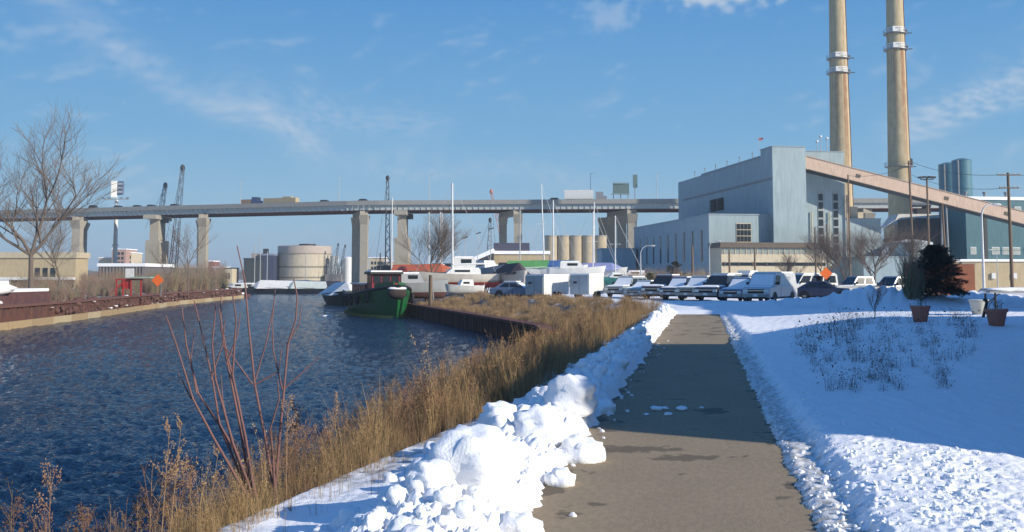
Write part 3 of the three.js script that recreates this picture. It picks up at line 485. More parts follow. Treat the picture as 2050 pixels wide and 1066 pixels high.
// ---------------------------------------------------------------- buildings beside the path whose shadows cross it
function block(name, label, x0, x1, d0, d1, h, mat, floors) {
  const t = thing(name, label, 'building', (x0 + x1) / 2, 0, -(d0 + d1) / 2); const w = x1 - x0, l = d1 - d0;
  part('wall', [box(w, h + 0.3, l, 0, -0.3, 0)], mat, t); part('coping', [box(w + 0.2, 0.25, l + 0.2, 0, h, 0)], MAT.concrete, t); part('snow_roof', [box(w - 0.6, 0.2, l - 0.6, 0, h + 0.26, 0)], MAT.snow, t);
  for (let f = 0; f < floors; f++) for (let z = -l / 2 + 2; z < l / 2 - 1.5; z += 3.4) { const y = 1.1 + f * 3.1, fr = part('window', [box(0.14, 1.7, 1.5, -w / 2 - 0.02, y, z)], MAT.white, t); part('pane', [box(0.1, 1.5, 1.3, -w / 2 - 0.06, y + 0.1, z)], MAT.glass, fr); }
}
block('brick_house', 'brick two storey building beside the path outside the picture at right', 12.6, 26, 5.3, 19.6, 6.6, MAT.brick, 2);
block('brick_warehouse', 'taller brick warehouse beyond the lot outside the picture at right', 33, 50, 28, 59, 12.4, MAT.brick, 3);
// ---------------------------------------------------------------- walls of the canal
function pileWall(name, label, shore, d0, d1, top, off, mat, capMat, capH, extra) {
  const t = thing(name, label, 'wall'), pos = []; let k = 0; const quad = [];
  const pt = (d) => { const a = [[0, 0], [0.18, 0.22], [0.55, 0.22], [0.73, 0]]; const m = Math.floor(d / 0.9), f = d / 0.9 - m; const w = f < 0.15 ? 0 : f < 0.3 ? (f - 0.15) / 0.15 : f < 0.7 ? 1 : f < 0.85 ? (0.85 - f) / 0.15 : 0; return V(shore(d) + off * (1 + 0.85 * w), 0, -d); };
  for (let d = d0; d < d1; d += 0.27) { const a = pt(d), b = pt(Math.min(d1, d + 0.27)); const q = [V(a.x, WATER - 1.2, a.z), V(b.x, WATER - 1.2, b.z), V(b.x, top, b.z), V(a.x, top, a.z)]; if (off > 0) q.reverse(); for (const i of [0, 1, 2, 0, 2, 3]) pos.push(q[i].x, q[i].y, q[i].z); }
  const g = new THREE.BufferGeometry(); g.setAttribute('position', new THREE.Float32BufferAttribute(pos, 3)); g.computeVertexNormals(); part('sheet_piling', [g], mat, t);
  for (let d = d0; d < d1; d += 6) { const e = Math.min(d1, d + 5.96); part('cap_beam', [beam(V(shore(d) + off * 0.6, top + capH / 2, -d), V(shore(e) + off * 0.6, top + capH / 2, -e), Math.abs(off) * 3.2, capH)], capMat, t); }
  return t;
}
pileWall('sheet_pile_wall', 'dark rusty sheet pile wall below the dry grass beside the green tug', shoreR, 53, 150, -1.15, -0.25, M(0.075, 0.035, 0.025, 0.9, { map: 'rust', size: 5 }), MAT.rust, 0.16);
{
  const w = pileWall('rusty_bulkhead', 'long rusty bulkhead with tan timber rubbing strip on the far left bank', shoreL, 18, 193, -0.62, 0.25, M(0.12, 0.075, 0.05, 0.92, { map: 'rust', size: 7 }), M(0.20, 0.13, 0.09, 0.9, { map: 'rust', size: 3 }), 0.2);
  const R = rng(4), timbers = [MAT.tan, M(0.40, 0.29, 0.16, 0.9, { map: 'streak', size: 2 }), M(0.46, 0.33, 0.18, 0.9, { map: 'streak', size: 2 })]; for (let d = 18; d < 190; d += 5) { const e = Math.min(193, d + 4.93), y = WATER + 0.28; part('timber', [beam(V(shoreL(d) + 0.72, y, -d), V(shoreL(e) + 0.72, y, -e), 0.34, 0.62 + 0.06 * R())], pick(R, timbers), w); }
  const b = thing('low_retaining_wall', 'brown low wall topped with a heap of snow at the left edge', 'wall', -41.3, -0.6, -84); part('wall', [box(1.2, 1.15, 24, -0.5, 0, 6.5)], M(0.13, 0.085, 0.08, 0.9, { map: 'rust', size: 5 }), b); part('snow_top', [box(3.2, 0.25, 23.6, -1.6, 1.15, 6.5)], MAT.snow, b);
  const heap = new THREE.SphereGeometry(1, 30, 16); const hp = heap.attributes.position; for (let i = 0; i < hp.count; i++) { const k = 1 + 0.35 * n3(hp.getX(i) * 2, hp.getY(i) * 2, hp.getZ(i) * 2); hp.setXYZ(i, hp.getX(i) * 2.6 * k, hp.getY(i) * 1.25 * k, hp.getZ(i) * 5 * k); } heap.translate(-2.2, 1.2, 5); heap.computeVertexNormals(); part('snow_heap', [bare(heap)], MAT.snow, b);
}
// ---------------------------------------------------------------- boats
function hullGeo(L, B, Hh, o = {}) {            // bow at +z, keel at y 0
  const nu = 22, nv = 7, p = [], idx = [], full = o.full ?? 2.4, sheer = o.sheer ?? 0.25, tr = o.transom ?? 0.8;
  for (let i = 0; i <= nu; i++) {
    const u = i / nu, b = B / 2 * (u < 0.35 ? lerp(tr, 1, smooth(0, 0.35, u)) : Math.pow(Math.max(0, 1 - Math.pow((u - 0.35) / 0.65, full)), 0.62)), top = Hh * (1 + sheer * (Math.pow(Math.max(0, u - 0.3) / 0.7, 2) + 0.25 * Math.pow(Math.max(0, 0.3 - u) / 0.3, 2)));
    for (let s = -nv; s <= nv; s++) { const v = Math.abs(s) / nv, rake = (o.rake ?? 0.08) * L * smooth(0.75, 1, u) * v; const keel = Hh * (o.vee ?? 0.12) * smooth(0.7, 1, u); p.push(Math.sign(s) * b * Math.pow(v, o.round ?? 0.55) * (1 - 0.0 * v), lerp(keel, top, Math.pow(v, 1.5)), (u - 0.5) * L + rake); }
  }
  const W = 2 * nv + 1;
  for (let i = 0; i < nu; i++) for (let s = 0; s < W - 1; s++) { const a = i * W + s, b = a + 1, c = a + W, d = c + 1; idx.push(a, c, d, a, d, b); }
  for (let s = 0; s < nv; s++) { const a = s, b = s + 1, c = W - 1 - s, d = W - 2 - s; idx.push(a, b, c, b, d, c); }       // transom
  const hull = new THREE.BufferGeometry(); hull.setAttribute('position', new THREE.Float32BufferAttribute(p, 3)); hull.setIndex(idx); hull.computeVertexNormals();
  const dp = [], di = []; for (let i = 0; i <= nu; i++) { const a = i * W, b = a + W - 1; dp.push(p[a * 3] * 0.985, p[a * 3 + 1] - 0.06, p[a * 3 + 2], p[b * 3] * 0.985, p[b * 3 + 1] - 0.06, p[b * 3 + 2]); if (i < nu) { const k = i * 2; di.push(k, k + 2, k + 1, k + 1, k + 2, k + 3); } }
  const deck = new THREE.BufferGeometry(); deck.setAttribute('position', new THREE.Float32BufferAttribute(dp, 3)); deck.setIndex(di); deck.computeVertexNormals();
  const rim = (side) => { const pts = []; for (let i = 0; i <= nu; i++) { const a = (i * W + (side < 0 ? 0 : W - 1)) * 3; pts.push(V(p[a], p[a + 1], p[a + 2])); } return pts; };
  return { hull: bare(hull), deck: bare(deck), rim };
}
function mastOn(t, x, y, z, h, r, tiltX = 0, mat = MAT.white, boom = 0, fore = 0) {
  const top = V(x + tiltX, y + h, z), m = part('mast', [bar(V(x, y, z), top, r, r * 0.7, 7)], mat, t);
  if (boom) part('boom', [bar(V(x, y + 1.1, z), V(x, y + 1.2, z - boom), r * 0.8)], mat, m);
  const wires = []; if (fore) wires.push(bar(top, V(x, y - 0.2, z + fore), 0.022, 0.022, 4), bar(top, V(x, y - 0.2, z - fore * 1.2), 0.018, 0.018, 4));
  for (const s of [-1, 1]) wires.push(bar(V(x + tiltX * 0.6, y + h * 0.62, z), V(x + s * 1.2, y, z), 0.015, 0.015, 4)); part('rigging', wires, MAT.galv, m);
  part('spreader', [bar(V(x + tiltX * 0.6 - 0.9, y + h * 0.62, z), V(x + tiltX * 0.6 + 0.9, y + h * 0.62, z), 0.03)], mat, m); return m;
}
function yardBoat(px, d, turn, L, B, Hh, label, o) {
  const t = thing(o.name ?? 'stored_boat', label, 'boat', X(px, d), (o.y ?? H(X(px, d), d)) , -d, turn, o.group ?? 'boats laid up in the yard');
  const lift = o.lift ?? 0.7, g = hullGeo(L, B, Hh, o);
  const up = (a) => a.translate(0, lift, 0);
  part('hull', [up(g.hull)], o.hull, t); part('deck', [up(g.deck)], o.deckMat ?? MAT.white, t);
  if (o.bottom) { const b = hullGeo(L * 0.985, B * 1.012, Hh * 0.42, { ...o, sheer: 0 }); part('bottom_paint', [b.hull.translate(0, lift - 0.01, -0.02 * L)], o.bottom, t); }
  if (o.cabin) { const [cz, cl, ch, cw] = o.cabin, y = lift + Hh; const c = part('cabin', [hexa([V(-cw / 2, y - 0.1, cz + cl / 2), V(cw / 2, y - 0.1, cz + cl / 2), V(cw / 2, y - 0.1, cz - cl / 2), V(-cw / 2, y - 0.1, cz - cl / 2), V(-cw * 0.42, y + ch, cz + cl * 0.3), V(cw * 0.42, y + ch, cz + cl * 0.3), V(cw * 0.42, y + ch, cz - cl * 0.48), V(-cw * 0.42, y + ch, cz - cl * 0.48)])], o.cabinMat ?? MAT.white, t); for (const s of [-1, 1]) part('cabin_window', [box(0.05, ch * 0.4, cl * 0.4, s * cw * 0.465, y + ch * 0.42, cz)], MAT.glass, c); part('snow', [box(cw * 0.8, 0.14, cl * 0.72, 0, y + ch, cz - cl * 0.09)], MAT.snow, c); }
  if (o.cover) { const pts = [[-L * 0.49, Hh * 0.93], [L * 0.47, Hh * 1.05], [L * 0.2, Hh + o.cover], [-L * 0.3, Hh + o.cover * 1.05]]; const ridge = pts.map(([z, y]) => [z, y]); const y0 = lift + Hh * 0.92; const c = hexa([V(-B * 0.5, y0, L * 0.36), V(B * 0.5, y0, L * 0.36), V(B * 0.5, y0, -L * 0.5), V(-B * 0.5, y0, -L * 0.5), V(-0.12, y0 + o.cover, L * 0.3), V(0.12, y0 + o.cover, L * 0.3), V(0.12, y0 + o.cover * 0.9, -L * 0.48), V(-0.12, y0 + o.cover * 0.9, -L * 0.48)]), nose = hexa([V(-B * 0.5, y0, L * 0.36), V(-0.05, y0 + Hh * 0.18, L * 0.52), V(0.05, y0 + Hh * 0.18, L * 0.52), V(B * 0.5, y0, L * 0.36), V(-0.12, y0 + o.cover, L * 0.3), V(-0.05, y0 + Hh * 0.2, L * 0.53), V(0.05, y0 + Hh * 0.2, L * 0.53), V(0.12, y0 + o.cover, L * 0.3)]); part('cover', [c, nose], o.coverMat, t); }
  if (lift > 0.3) { for (const [sx, sz] of [[-1, 0.25], [1, 0.25], [-1, -0.3], [1, -0.3]]) part('stand', [bar(V(sx * B * 0.62, 0, sz * L), V(sx * B * 0.4, lift + Hh * 0.4, sz * L), 0.06), bar(V(sx * B * 0.2, 0, sz * L + 0.3), V(sx * B * 0.4, lift + Hh * 0.38, sz * L), 0.04)], o.standMat ?? MAT.steel, t); part('keel_block', [box(0.5, lift, 0.5, 0, 0, L * 0.2), box(0.5, lift, 0.5, 0, 0, -L * 0.25)], MAT.wood, t); }
  if (o.mast) mastOn(t, 0, lift + Hh, o.mast[1], o.mast[0], o.mast[2] ?? 0.09, o.mast[3] ?? 0, o.mast[4] ?? MAT.white, o.mast[5] ?? 0, L * 0.45);
  return t;
}
{ // the green tug, bow towards us
  const bx = -11.6, bd = 100, sx = -17.6, sd = 118, t = thing('tugboat', 'green hulled tugboat with red wheelhouse moored at the right bank', 'boat', (bx + sx) / 2, WATER - 0.9, -(bd + sd) / 2, Math.atan2(bx - sx, sd - bd));
  const green = M(0.008, 0.12, 0.03, 0.4, { map: 'grime', size: 3 }), redp = M(0.27, 0.018, 0.03, 0.5), g = hullGeo(19.5, 5.9, 3.1, { full: 2.9, sheer: 0.32, transom: 0.75, rake: 0.05, round: 0.42, vee: 0.06 });
  part('hull', [g.hull], green, t); part('deck', [g.deck], M(0.16, 0.06, 0.05, 0.8), t);
  part('boot_stripe', [hullGeo(19.4, 5.8, 1.15, { full: 2.9, sheer: 0.0, transom: 0.75, rake: 0.018, round: 0.42, vee: 0.1 }).hull.translate(0, 0.01, -0.02)], M(0.42, 0.40, 0.10, 0.6), t);
  for (const s of [-1, 1]) part('rubbing_strake', tubeOf(g.rim(s), 0.17, 0.17, 6), MAT.black, t);
  const ring = (x, y, z, R0, r, ry) => { const q = new THREE.TorusGeometry(R0, r, 8, 18); q.rotateY(ry); q.translate(x, y, z); return bare(q); };
  part('bow_fender', [ball(1.0, 0.55, 0.55, 0, 3.35, 10.35, 16)], M(0.05, 0.035, 0.03, 0.95), t); part('bow_fender_cap', [ball(1.0, 0.2, 0.5, 0, 3.85, 10.3, 16)], MAT.snow, t);
  const rims = g.rim(-1); for (const k of [3, 6, 9, 12, 15, 18]) part('tire_fender', [ring(rims[k].x - 0.18, rims[k].y - 0.75, rims[k].z, 0.42, 0.17, Math.PI / 2)], MAT.tire, t);
  const rr = g.rim(1); for (const k of [8, 13, 17]) part('tire_fender', [ring(rr[k].x + 0.18, rr[k].y - 0.75, rr[k].z, 0.42, 0.17, Math.PI / 2)], MAT.tire, t);
  const dh = part('deckhouse', [box(3.4, 1.5, 8.5, 0, 2.7, -2.6)], redp, t); part('deckhouse_roof', [box(3.7, 0.14, 8.8, 0, 4.2, -2.6)], MAT.white, dh);
  for (const z of [-5.6, -4.2, -2.8, -1.4]) for (const s of [-1, 1]) part('porthole', [box(0.06, 0.42, 0.5, s * 1.72, 3.5, z)], MAT.glass, dh);
  const wh = part('wheelhouse', [box(3.0, 2.0, 2.9, 0, 3.3, 3.1), box(3.1, 1.2, 3.4, 0, 2.4, 3.0)], redp, t);
  for (const x of [-1, 0, 1]) part('window', [box(0.8, 0.7, 0.06, x * 0.95, 4.4, 4.56)], MAT.glass, wh); for (const s of [-1, 1]) for (const z of [2.4, 3.7]) part('window', [box(0.06, 0.7, 0.95, s * 1.52, 4.4, z)], MAT.glass, wh);
  part('wheelhouse_roof', [box(3.5, 0.22, 3.6, 0, 5.3, 3.1)], M(0.05, 0.05, 0.05), wh); part('snow', [box(3.3, 0.16, 3.4, 0, 5.52, 3.1)], MAT.snow, wh);
  part('funnel', [cyl(0.75, 0.65, 1.5, 0, 4.2, -2, 16)], M(0.08, 0.08, 0.09), t); part('funnel_band', [cyl(0.735, 0.72, 0.4, 0, 4.9, -2, 16, true)], MAT.red, t);
  part('mast', [cyl(0.09, 0.06, 2.4, 0, 5.2, 1.2, 8), bar(V(-0.8, 7, 1.2), V(0.8, 7, 1.2), 0.04)], MAT.dark, t); part('bow_bitt', [cyl(0.2, 0.2, 0.9, -0.35, 3.5, 7.6, 10), cyl(0.2, 0.2, 0.9, 0.35, 3.5, 7.6, 10), bar(V(-0.7, 4.1, 7.6), V(0.7, 4.1, 7.6), 0.12)], M(0.3, 0.05, 0.03), t); part('life_ring', [ring(1.55, 4.6, 2.0, 0.3, 0.07, Math.PI / 2)], MAT.orange, t);
  part('bulwark', [beam(V(-1.6, 4.0, 6.6), V(-0.2, 4.2, 9.6), 0.1, 0.7), beam(V(1.6, 4.0, 6.6), V(0.2, 4.2, 9.6), 0.1, 0.7)], green, t);
  single('mooring_piling', 'rough brown wooden piling standing on the bank beside the tug', 'post', [cyl(0.22, 0.17, 3.3, X(862, 98), -1.3, -98, 9)], MAT.wood);
  single('floating_ice', 'small white chunk of ice floating left of the tug', 'ice', [ball(0.5, 0.12, 0.25, X(654, 104), WATER + 0.05, -104, 10)], MAT.snow);
  // shrink-wrapped boat behind the tug
  yardBoat(686, 150, Math.atan2(0.35, 1), 13, 5.6, 2.3, 'dark hulled boat under a peaked white winter cover, behind the tug', { name: 'covered_boat', y: WATER - 0.7, lift: 0, hull: M(0.03, 0.05, 0.035, 0.4), cover: 2.0, coverMat: MAT.white, full: 3, group: 'boats moored in the canal' });
  const dark = M(0.02, 0.025, 0.04, 0.4), R = rng(9);
  for (const [px, w, cov, cm, lab, cab] of [[478, 9, 0, null, 'dark moored boat with low cabin, farthest left of the far row', 1], [518, 9, 1.2, MAT.white, 'dark moored boat with a small white cover in front of the dark buildings', 0], [548, 11, 2.1, MAT.white, 'moored boat with a large white rounded cover left of the round tank', 0], [592, 11, 2.1, M(0.06, 0.09, 0.2, 0.7), 'moored boat under a blue cover in front of the round tank', 0], [613, 10, 1.9, M(0.6, 0.66, 0.62, 0.7), 'moored boat under a pale grey cover in front of the round tank', 0], [636, 12, 2.0, M(0.03, 0.035, 0.05, 0.6), 'moored boat under a black cover beside the white covered boat', 0], [500, 8, 0, null, 'dark moored boat with white cabin in the far row', 1]])
    yardBoat(px, 246 + R() * 8, Math.PI / 2 + 0.25 * (R() - 0.5) + (R() < 0.5 ? Math.PI : 0), w, 4, 1.9, lab, { name: 'moored_boat', y: WATER - 0.5, lift: 0, hull: dark, deckMat: MAT.dark, cover: cov, coverMat: cm, cabin: cab ? [0, w * 0.4, 1.1, 2.2] : null, group: 'boats moored in the canal' });
  for (const [px, h] of [[520, 13], [509, 11], [534, 9], [612, 9]]) single('far_mast', ['thin pale mast in front of the dark buildings across the canal', 'thin pale mast left of two others across the canal', 'short pale mast right of two others across the canal', 'thin pale mast in front of the round tank'][[520, 509, 534, 612].indexOf(px)], 'mast', [cyl(0.11, 0.08, h, X(px, 252), -0.8, -252, 6)], MAT.galv);
  single('floating_dock', 'low rusty floating dock covered with snow at the end of the left bank', 'dock', [box(7, 0.6, 3, X(462, 200), WATER + 0.05, -200)], MAT.rust); single('dock_snow', 'strip of snow lying on the rusty floating dock', 'snow', [box(5.6, 0.35, 2.4, X(458, 200), WATER + 0.66, -200, 0.05)], MAT.snow);
}
{ // the boat yard
  const W = MAT.white, grey = M(0.34, 0.36, 0.38, 0.5), brownB = M(0.12, 0.05, 0.04, 0.8), red = M(0.38, 0.04, 0.03, 0.6);
  yardBoat(915, 112, -1.35, 9.5, 2.9, 1.5, 'white sailing yacht with a tall white mast and red bottom stripe', { hull: M(0.72, 0.68, 0.60, 0.5), bottom: red, cabin: [-0.5, 4.2, 0.6, 1.6], mast: [10.3, 0.5, 0.13, -0.55, W, 3.6], lift: 0.75 });
  yardBoat(834, 108, 1.9, 6.2, 2.6, 1.7, 'grey motor boat with raised bow beside the wooden piling', { hull: grey, bottom: brownB, cabin: [-0.6, 2.6, 1.0, 1.9], cabinMat: grey, lift: 0.6 });
  yardBoat(940, 132, 1.7, 6.5, 2.7, 1.6, 'white cabin cruiser behind the tall masted yacht', { hull: W, cabin: [-0.5, 3.4, 1.3, 2.1], lift: 1.5 });
  yardBoat(984, 117, 0.55, 7, 2.6, 2.0, 'grey boat with brown bottom seen from its bow', { hull: M(0.42, 0.46, 0.5, 0.5), bottom: brownB, lift: 0.8, cabin: [-1.2, 2.4, 0.8, 1.7] });
  yardBoat(931, 104, -1.2, 3.8, 1.7, 0.85, 'small white dinghy with dark port, lowest in front of the yacht', { hull: W, lift: 0.3, cabin: [0, 1.6, 0.5, 1.1] });
  yardBoat(846, 130, 1.5, 8, 2.8, 1.6, 'boat under an orange red tarpaulin behind the grey motor boat', { hull: M(0.3, 0.28, 0.26), cover: 1.1, coverMat: M(0.5, 0.12, 0.06, 0.8), lift: 1.4 });
  yardBoat(1026, 112, 0.4, 6, 2.6, 1.5, 'boat under a dark brown cover with snowy deck', { hull: M(0.45, 0.42, 0.38), cover: 1.3, coverMat: M(0.07, 0.05, 0.06, 0.8), lift: 0.7 });
  yardBoat(1066, 134, 1.6, 7, 2.6, 1.5, 'boat under a green tarpaulin behind the white trailers', { hull: W, cover: 1.1, coverMat: M(0.10, 0.32, 0.10, 0.8), lift: 1.6 });
  yardBoat(1108, 134, 1.5, 8, 2.6, 1.5, 'boat under a blue tarpaulin behind the white trailers', { hull: W, cover: 1.1, coverMat: M(0.05, 0.13, 0.34, 0.8), lift: 1.6, mast: [9.0, 0, 0.11, -0.25] });
  yardBoat(1190, 138, 1.3, 8, 2.6, 1.5, 'boat under a pale violet tarpaulin near the concrete silos', { hull: W, cover: 1.1, coverMat: M(0.30, 0.33, 0.60, 0.8), lift: 1.3, mast: [9.4, 0, 0.1, 0.1] });
  yardBoat(1236, 120, -1.5, 6.5, 2.5, 1.2, 'low teal boat beside the parked vehicles', { hull: M(0.05, 0.28, 0.24, 0.5), lift: 0.5, cabin: [0, 2.5, 0.5, 1.4] });
  yardBoat(1150, 128, 1.6, 7, 2.6, 1.4, 'white boat with a snowy cabin top behind the trailers', { hull: W, lift: 1.5, cabin: [-0.3, 3.2, 0.8, 1.8] });
  yardBoat(884, 140, 1.5, 8, 2.7, 1.5, 'dark hulled sailing boat behind the tall masted yacht', { hull: M(0.06, 0.06, 0.08), lift: 1.4, cabin: [-0.5, 3, 0.6, 1.5], mast: [8.0, 0, 0.1, 0] });
  yardBoat(800, 134, 1.6, 8, 2.7, 1.5, 'dark hulled sailing boat behind the tug with a thin mast', { hull: M(0.10, 0.09, 0.1), lift: 1.2, cabin: [-0.5, 3, 0.6, 1.5], mast: [10.8, -1.1, 0.09, 0.1] });
  yardBoat(1258, 140, -1.4, 9, 2.8, 1.2, 'dark red long boat behind the parked vehicles', { hull: M(0.2, 0.03, 0.05, 0.5), lift: 0.9, cabin: [-0.8, 3, 0.5, 1.6] });
  for (const [px, y0, d, lab, lean] of [[858, 425, 142, 'bare white mast, left one of the pair beside the bare tree', 0], [881, 425, 142, 'bare white mast, right one of the pair beside the bare tree', 0], [1090, 368, 136, 'tallest thin white mast in front of the concrete silos', -0.4], [1187, 424, 137, 'white mast in front of the rightmost silo', 0.1], [1232, 432, 130, 'white mast left of the curved street lamp', 0.05], [1041, 420, 150, 'thin grey mast in front of the tan building', 0]]) { const x = X(px, d); const m = single('boat_mast', lab, 'mast', [bar(V(x - lean * 0.2, 0, -d), V(x + lean, Y(y0, d), -d), 0.1, 0.07, 7), bar(V(x + lean, Y(y0, d), -d), V(x + 4, 1.6, -d), 0.02, 0.02, 4), bar(V(x + lean - 0.7, Y(y0, d) * 0.62, -d), V(x + lean + 0.7, Y(y0, d) * 0.62, -d), 0.03)], px === 1041 ? MAT.galv : W, 'bare masts in the boat yard'); }
  single('round_float', 'orange red round float hanging behind the tug wheelhouse', 'float', [ball(0.75, 0.75, 0.75, X(806, 126), Y(545, 126), -126, 18), cyl(0.06, 0.06, Y(545, 126), X(806, 126), 0, -126, 6)], M(0.75, 0.13, 0.07, 0.5, { map: null }));
  // box trailers
  const trailer = (px, d, w, len, turn, label) => { const t = thing('box_trailer', label, 'trailer', X(px, d), H(X(px, d), d), -d, turn, 'white box trailers in the lot'); const h = 1.62; part('body', [box(w, h, len, 0, 0.35, 0)], M(0.80, 0.79, 0.76, 0.5, { map: 'streak', size: 4 }), t); part('rear_frame', [box(w + 0.04, h + 0.04, 0.08, 0, 0.33, len / 2 + 0.03)], M(0.36, 0.42, 0.46, 0.5), t); for (const s of [-1, 1]) part('rear_door', [box(w * 0.46, h * 0.92, 0.06, s * w * 0.24, 0.42, len / 2 + 0.09)], M(0.40, 0.46, 0.50, 0.5), t); part('notice', [box(0.34, 0.16, 0.03, -w * 0.22, 1.3, len / 2 + 0.13)], MAT.dark, t); part('snow', [box(w * 1.02, 0.16, len, 0, h + 0.35, 0)], MAT.snow, t); for (const s of [-1, 1]) for (const z of [-0.35, 0.35]) { const q = cyl(0.3, 0.3, 0.2, 0, -0.1, 0, 14); q.rotateZ(Math.PI / 2); q.translate(s * (w / 2 + 0.02), 0.3, z); part('wheel', [q], MAT.tire, t); } };
  trailer(1096, 89, 1.9, 4.0, -0.62, 'white box trailer with grey double doors, the left one of the pair'); trailer(1176, 88, 1.75, 3.2, -0.5, 'white box trailer with grey doors, the right one of the pair');
}
// ---------------------------------------------------------------- buildings across the background
function shed(name, label, px0, px1, py, d, depth, mat, o = {}) {
  const x0 = X(px0, d), x1 = X(px1, d), w = x1 - x0, g = o.base ?? -1, h = Y(py, d) - g, t = thing(name, label, o.cat ?? 'building', (x0 + x1) / 2, g, -d, o.turn ?? 0, o.group);
  part('wall', [box(w, h, depth, 0, 0, -depth / 2)], mat, t);
  if (o.roof !== null) part('roof', [box(w + 0.5, o.roofH ?? 0.4, depth + 0.5, 0, h, -depth / 2)], o.roof ?? MAT.snow, t);
  for (const [u0, u1, v0, v1, n = 1, rows = 1, m = MAT.glass] of o.win ?? []) for (let i = 0; i < n; i++) for (let r = 0; r < rows; r++) { const cw = (u1 - u0) / n, chh = (v1 - v0) / rows; part('window', [box(cw * w * (n > 1 ? 0.62 : 1), chh * h * (rows > 1 ? 0.6 : 1), 0.12, (u0 + cw * (i + 0.5) - 0.5) * w, h * (v0 + chh * r + (rows > 1 ? chh * 0.2 : 0)), 0.03)], m, t); }
  return [t, w, h];
}
{
  const pale = M(0.60, 0.52, 0.44, 0.9, { map: 'streak', size: 9 }), stone = M(0.55, 0.47, 0.33, 0.9, { map: 'streak', size: 8 }), pinkish = M(0.48, 0.30, 0.25, 0.9);
  { const [t, w, h] = shed('long_warehouse', 'long low tan warehouse with white canopy behind the bare tree at left', -160, 150, 517, 172, 5, MAT.tan, { roof: stone, roofH: 1.0, win: [[0.73, 0.88, 0.44, 0.72, 3]] }); part('canopy', [box(w, 0.45, 3, 0, h * 0.38, 1.5)], MAT.white, t); part('painted_dock_shade', [box(w * 0.98, h * 0.3, 0.2, 0, 0.4, 0.05)], MAT.dark, t); for (let k = 0; k < 9; k++) part('canopy_post', [cyl(0.1, 0.1, h * 0.38, -w / 2 + 2 + k * w / 9, 0, 2.7, 6)], MAT.galv, t); }  // dark slab below the canopy is painted shade, not a dock part
  { const [t, w, h] = shed('dock_shed', 'grey shed with dark ribbed front and snowy canopy beside the sign pylon', 196, 288, 534, 215, 18, M(0.17, 0.15, 0.15, 0.8), { roofH: 0.7 }); part('canopy', [box(w, 0.9, 3, 0, h * 0.36, 1.5)], M(0.72, 0.66, 0.62), t); for (let k = 0; k < 14; k++) part('rib', [box(0.18, h * 0.5, 0.2, -w / 2 + 0.4 + k * w / 14, h * 0.48, 0.1)], M(0.24, 0.22, 0.22), t); part('lower_wall', [box(w * 0.96, h * 0.34, 0.2, 0, 0, 0.06)], stone, t); }
  shed('apartment_block', 'distant pinkish apartment block with dark windows behind the sign pylon', 222, 250, 500, 470, 14, pinkish, { win: [[0.1, 0.9, 0.25, 0.95, 3, 5]] });
  shed('white_tower_block', 'distant cream tower block right of the pinkish one', 249, 261, 507, 475, 14, MAT.cream, { win: [[0.5, 0.95, 0.2, 0.95, 1, 4]] });
  shed('far_block', 'distant low cream block left of the apartment block', 196, 224, 517, 480, 14, MAT.cream);
  { const t = thing('red_dock_frame', 'red painted steel dock frame with a white board on the left bank', 'frame', X(258, 118), -0.4, -118); part('white_board', [box(1.0, 1.1, 0.12, 0.05, 2.1, 0)], MAT.white, t); for (const x of [-1.4, -0.6, 0.3, 1.5]) part('post', [box(0.16, 2.0, 0.16, x, 0, 0.2)], MAT.red, t); part('panel', [box(1.1, 1.0, 0.1, -0.3, 0.8, 0.1)], MAT.red, t); part('rail', [beam(V(-1.5, 1.9, 0.2), V(1.7, 1.9, 0.2), 0.14, 0.18), beam(V(-2.0, 0.3, 0.3), V(-0.6, 1.5, 0.3), 0.14, 0.2)], MAT.red, t); part('awning', [box(2.4, 0.12, 1.2, 1.5, 2.1, 0)], M(0.35, 0.55, 0.48), t); }
  { const t = thing('warning_sign', 'bright orange diamond warning sign on a post on the left bank', 'sign', X(322, 122), -0.5, -122); part('post', [cyl(0.06, 0.06, 1.9, 0, 0, 0, 6)], MAT.steel, t); part('board', [box(1.05, 1.05, 0.05, 0, -0.525, 0, 0, 0, Math.PI / 4).translate(0, 2.05, 0.1)], MAT.orange, t); }
  { const t = thing('warning_sign', 'orange diamond warning sign beside the parked pickups', 'sign', X(1660, 92), 0, -92); part('post', [cyl(0.05, 0.05, 1.5, 0, 0, 0, 6)], MAT.steel, t); part('board', [box(0.82, 0.82, 0.05, 0, -0.41, 0, 0, 0, Math.PI / 4).translate(0, 2.25, 0.1)], MAT.orange, t); }
  { // sign pylon
    const d = 352, t = thing('sign_pylon', 'tall white pole carrying a box sign high above the bridge at left', 'sign', X(228.5, d), -1, -d), k = d / FOCAL, y = (p) => Y(p, d) + 1;
    part('pole', [cyl(5 * k, 3.2 * k, y(398), 0, 0, 0, 16)], MAT.white, t); part('collar', [cyl(6 * k, 6 * k, 3 * k, 0, y(493), 0, 16)], MAT.white, t); part('box_left', [box(13 * k, 33 * k, 5 * k, -3 * k, y(396), 1, 0.5)], MAT.white, t); const b = part('sign_panel', [box(15 * k, 27 * k, 4 * k, 9 * k, y(391), 1, -0.35)], M(0.12, 0.16, 0.26, 0.5), t); part('panel_lines', [0, 1, 2].map((q) => box(11 * k, 4 * k, 0.1, 9.6 * k, y(387 - q * 8), 1 + 2.2 * k, -0.35)), MAT.white, b); part('catwalk', [box(50 * k, 2 * k, 4 * k, 3 * k, y(401), 1.5)], MAT.galv, t); for (const q of [-20, -8, 16, 28]) part('floodlight', [box(5 * k, 1.6 * k, 3 * k, q * k, y(399), 3)], MAT.dark, t);
  }
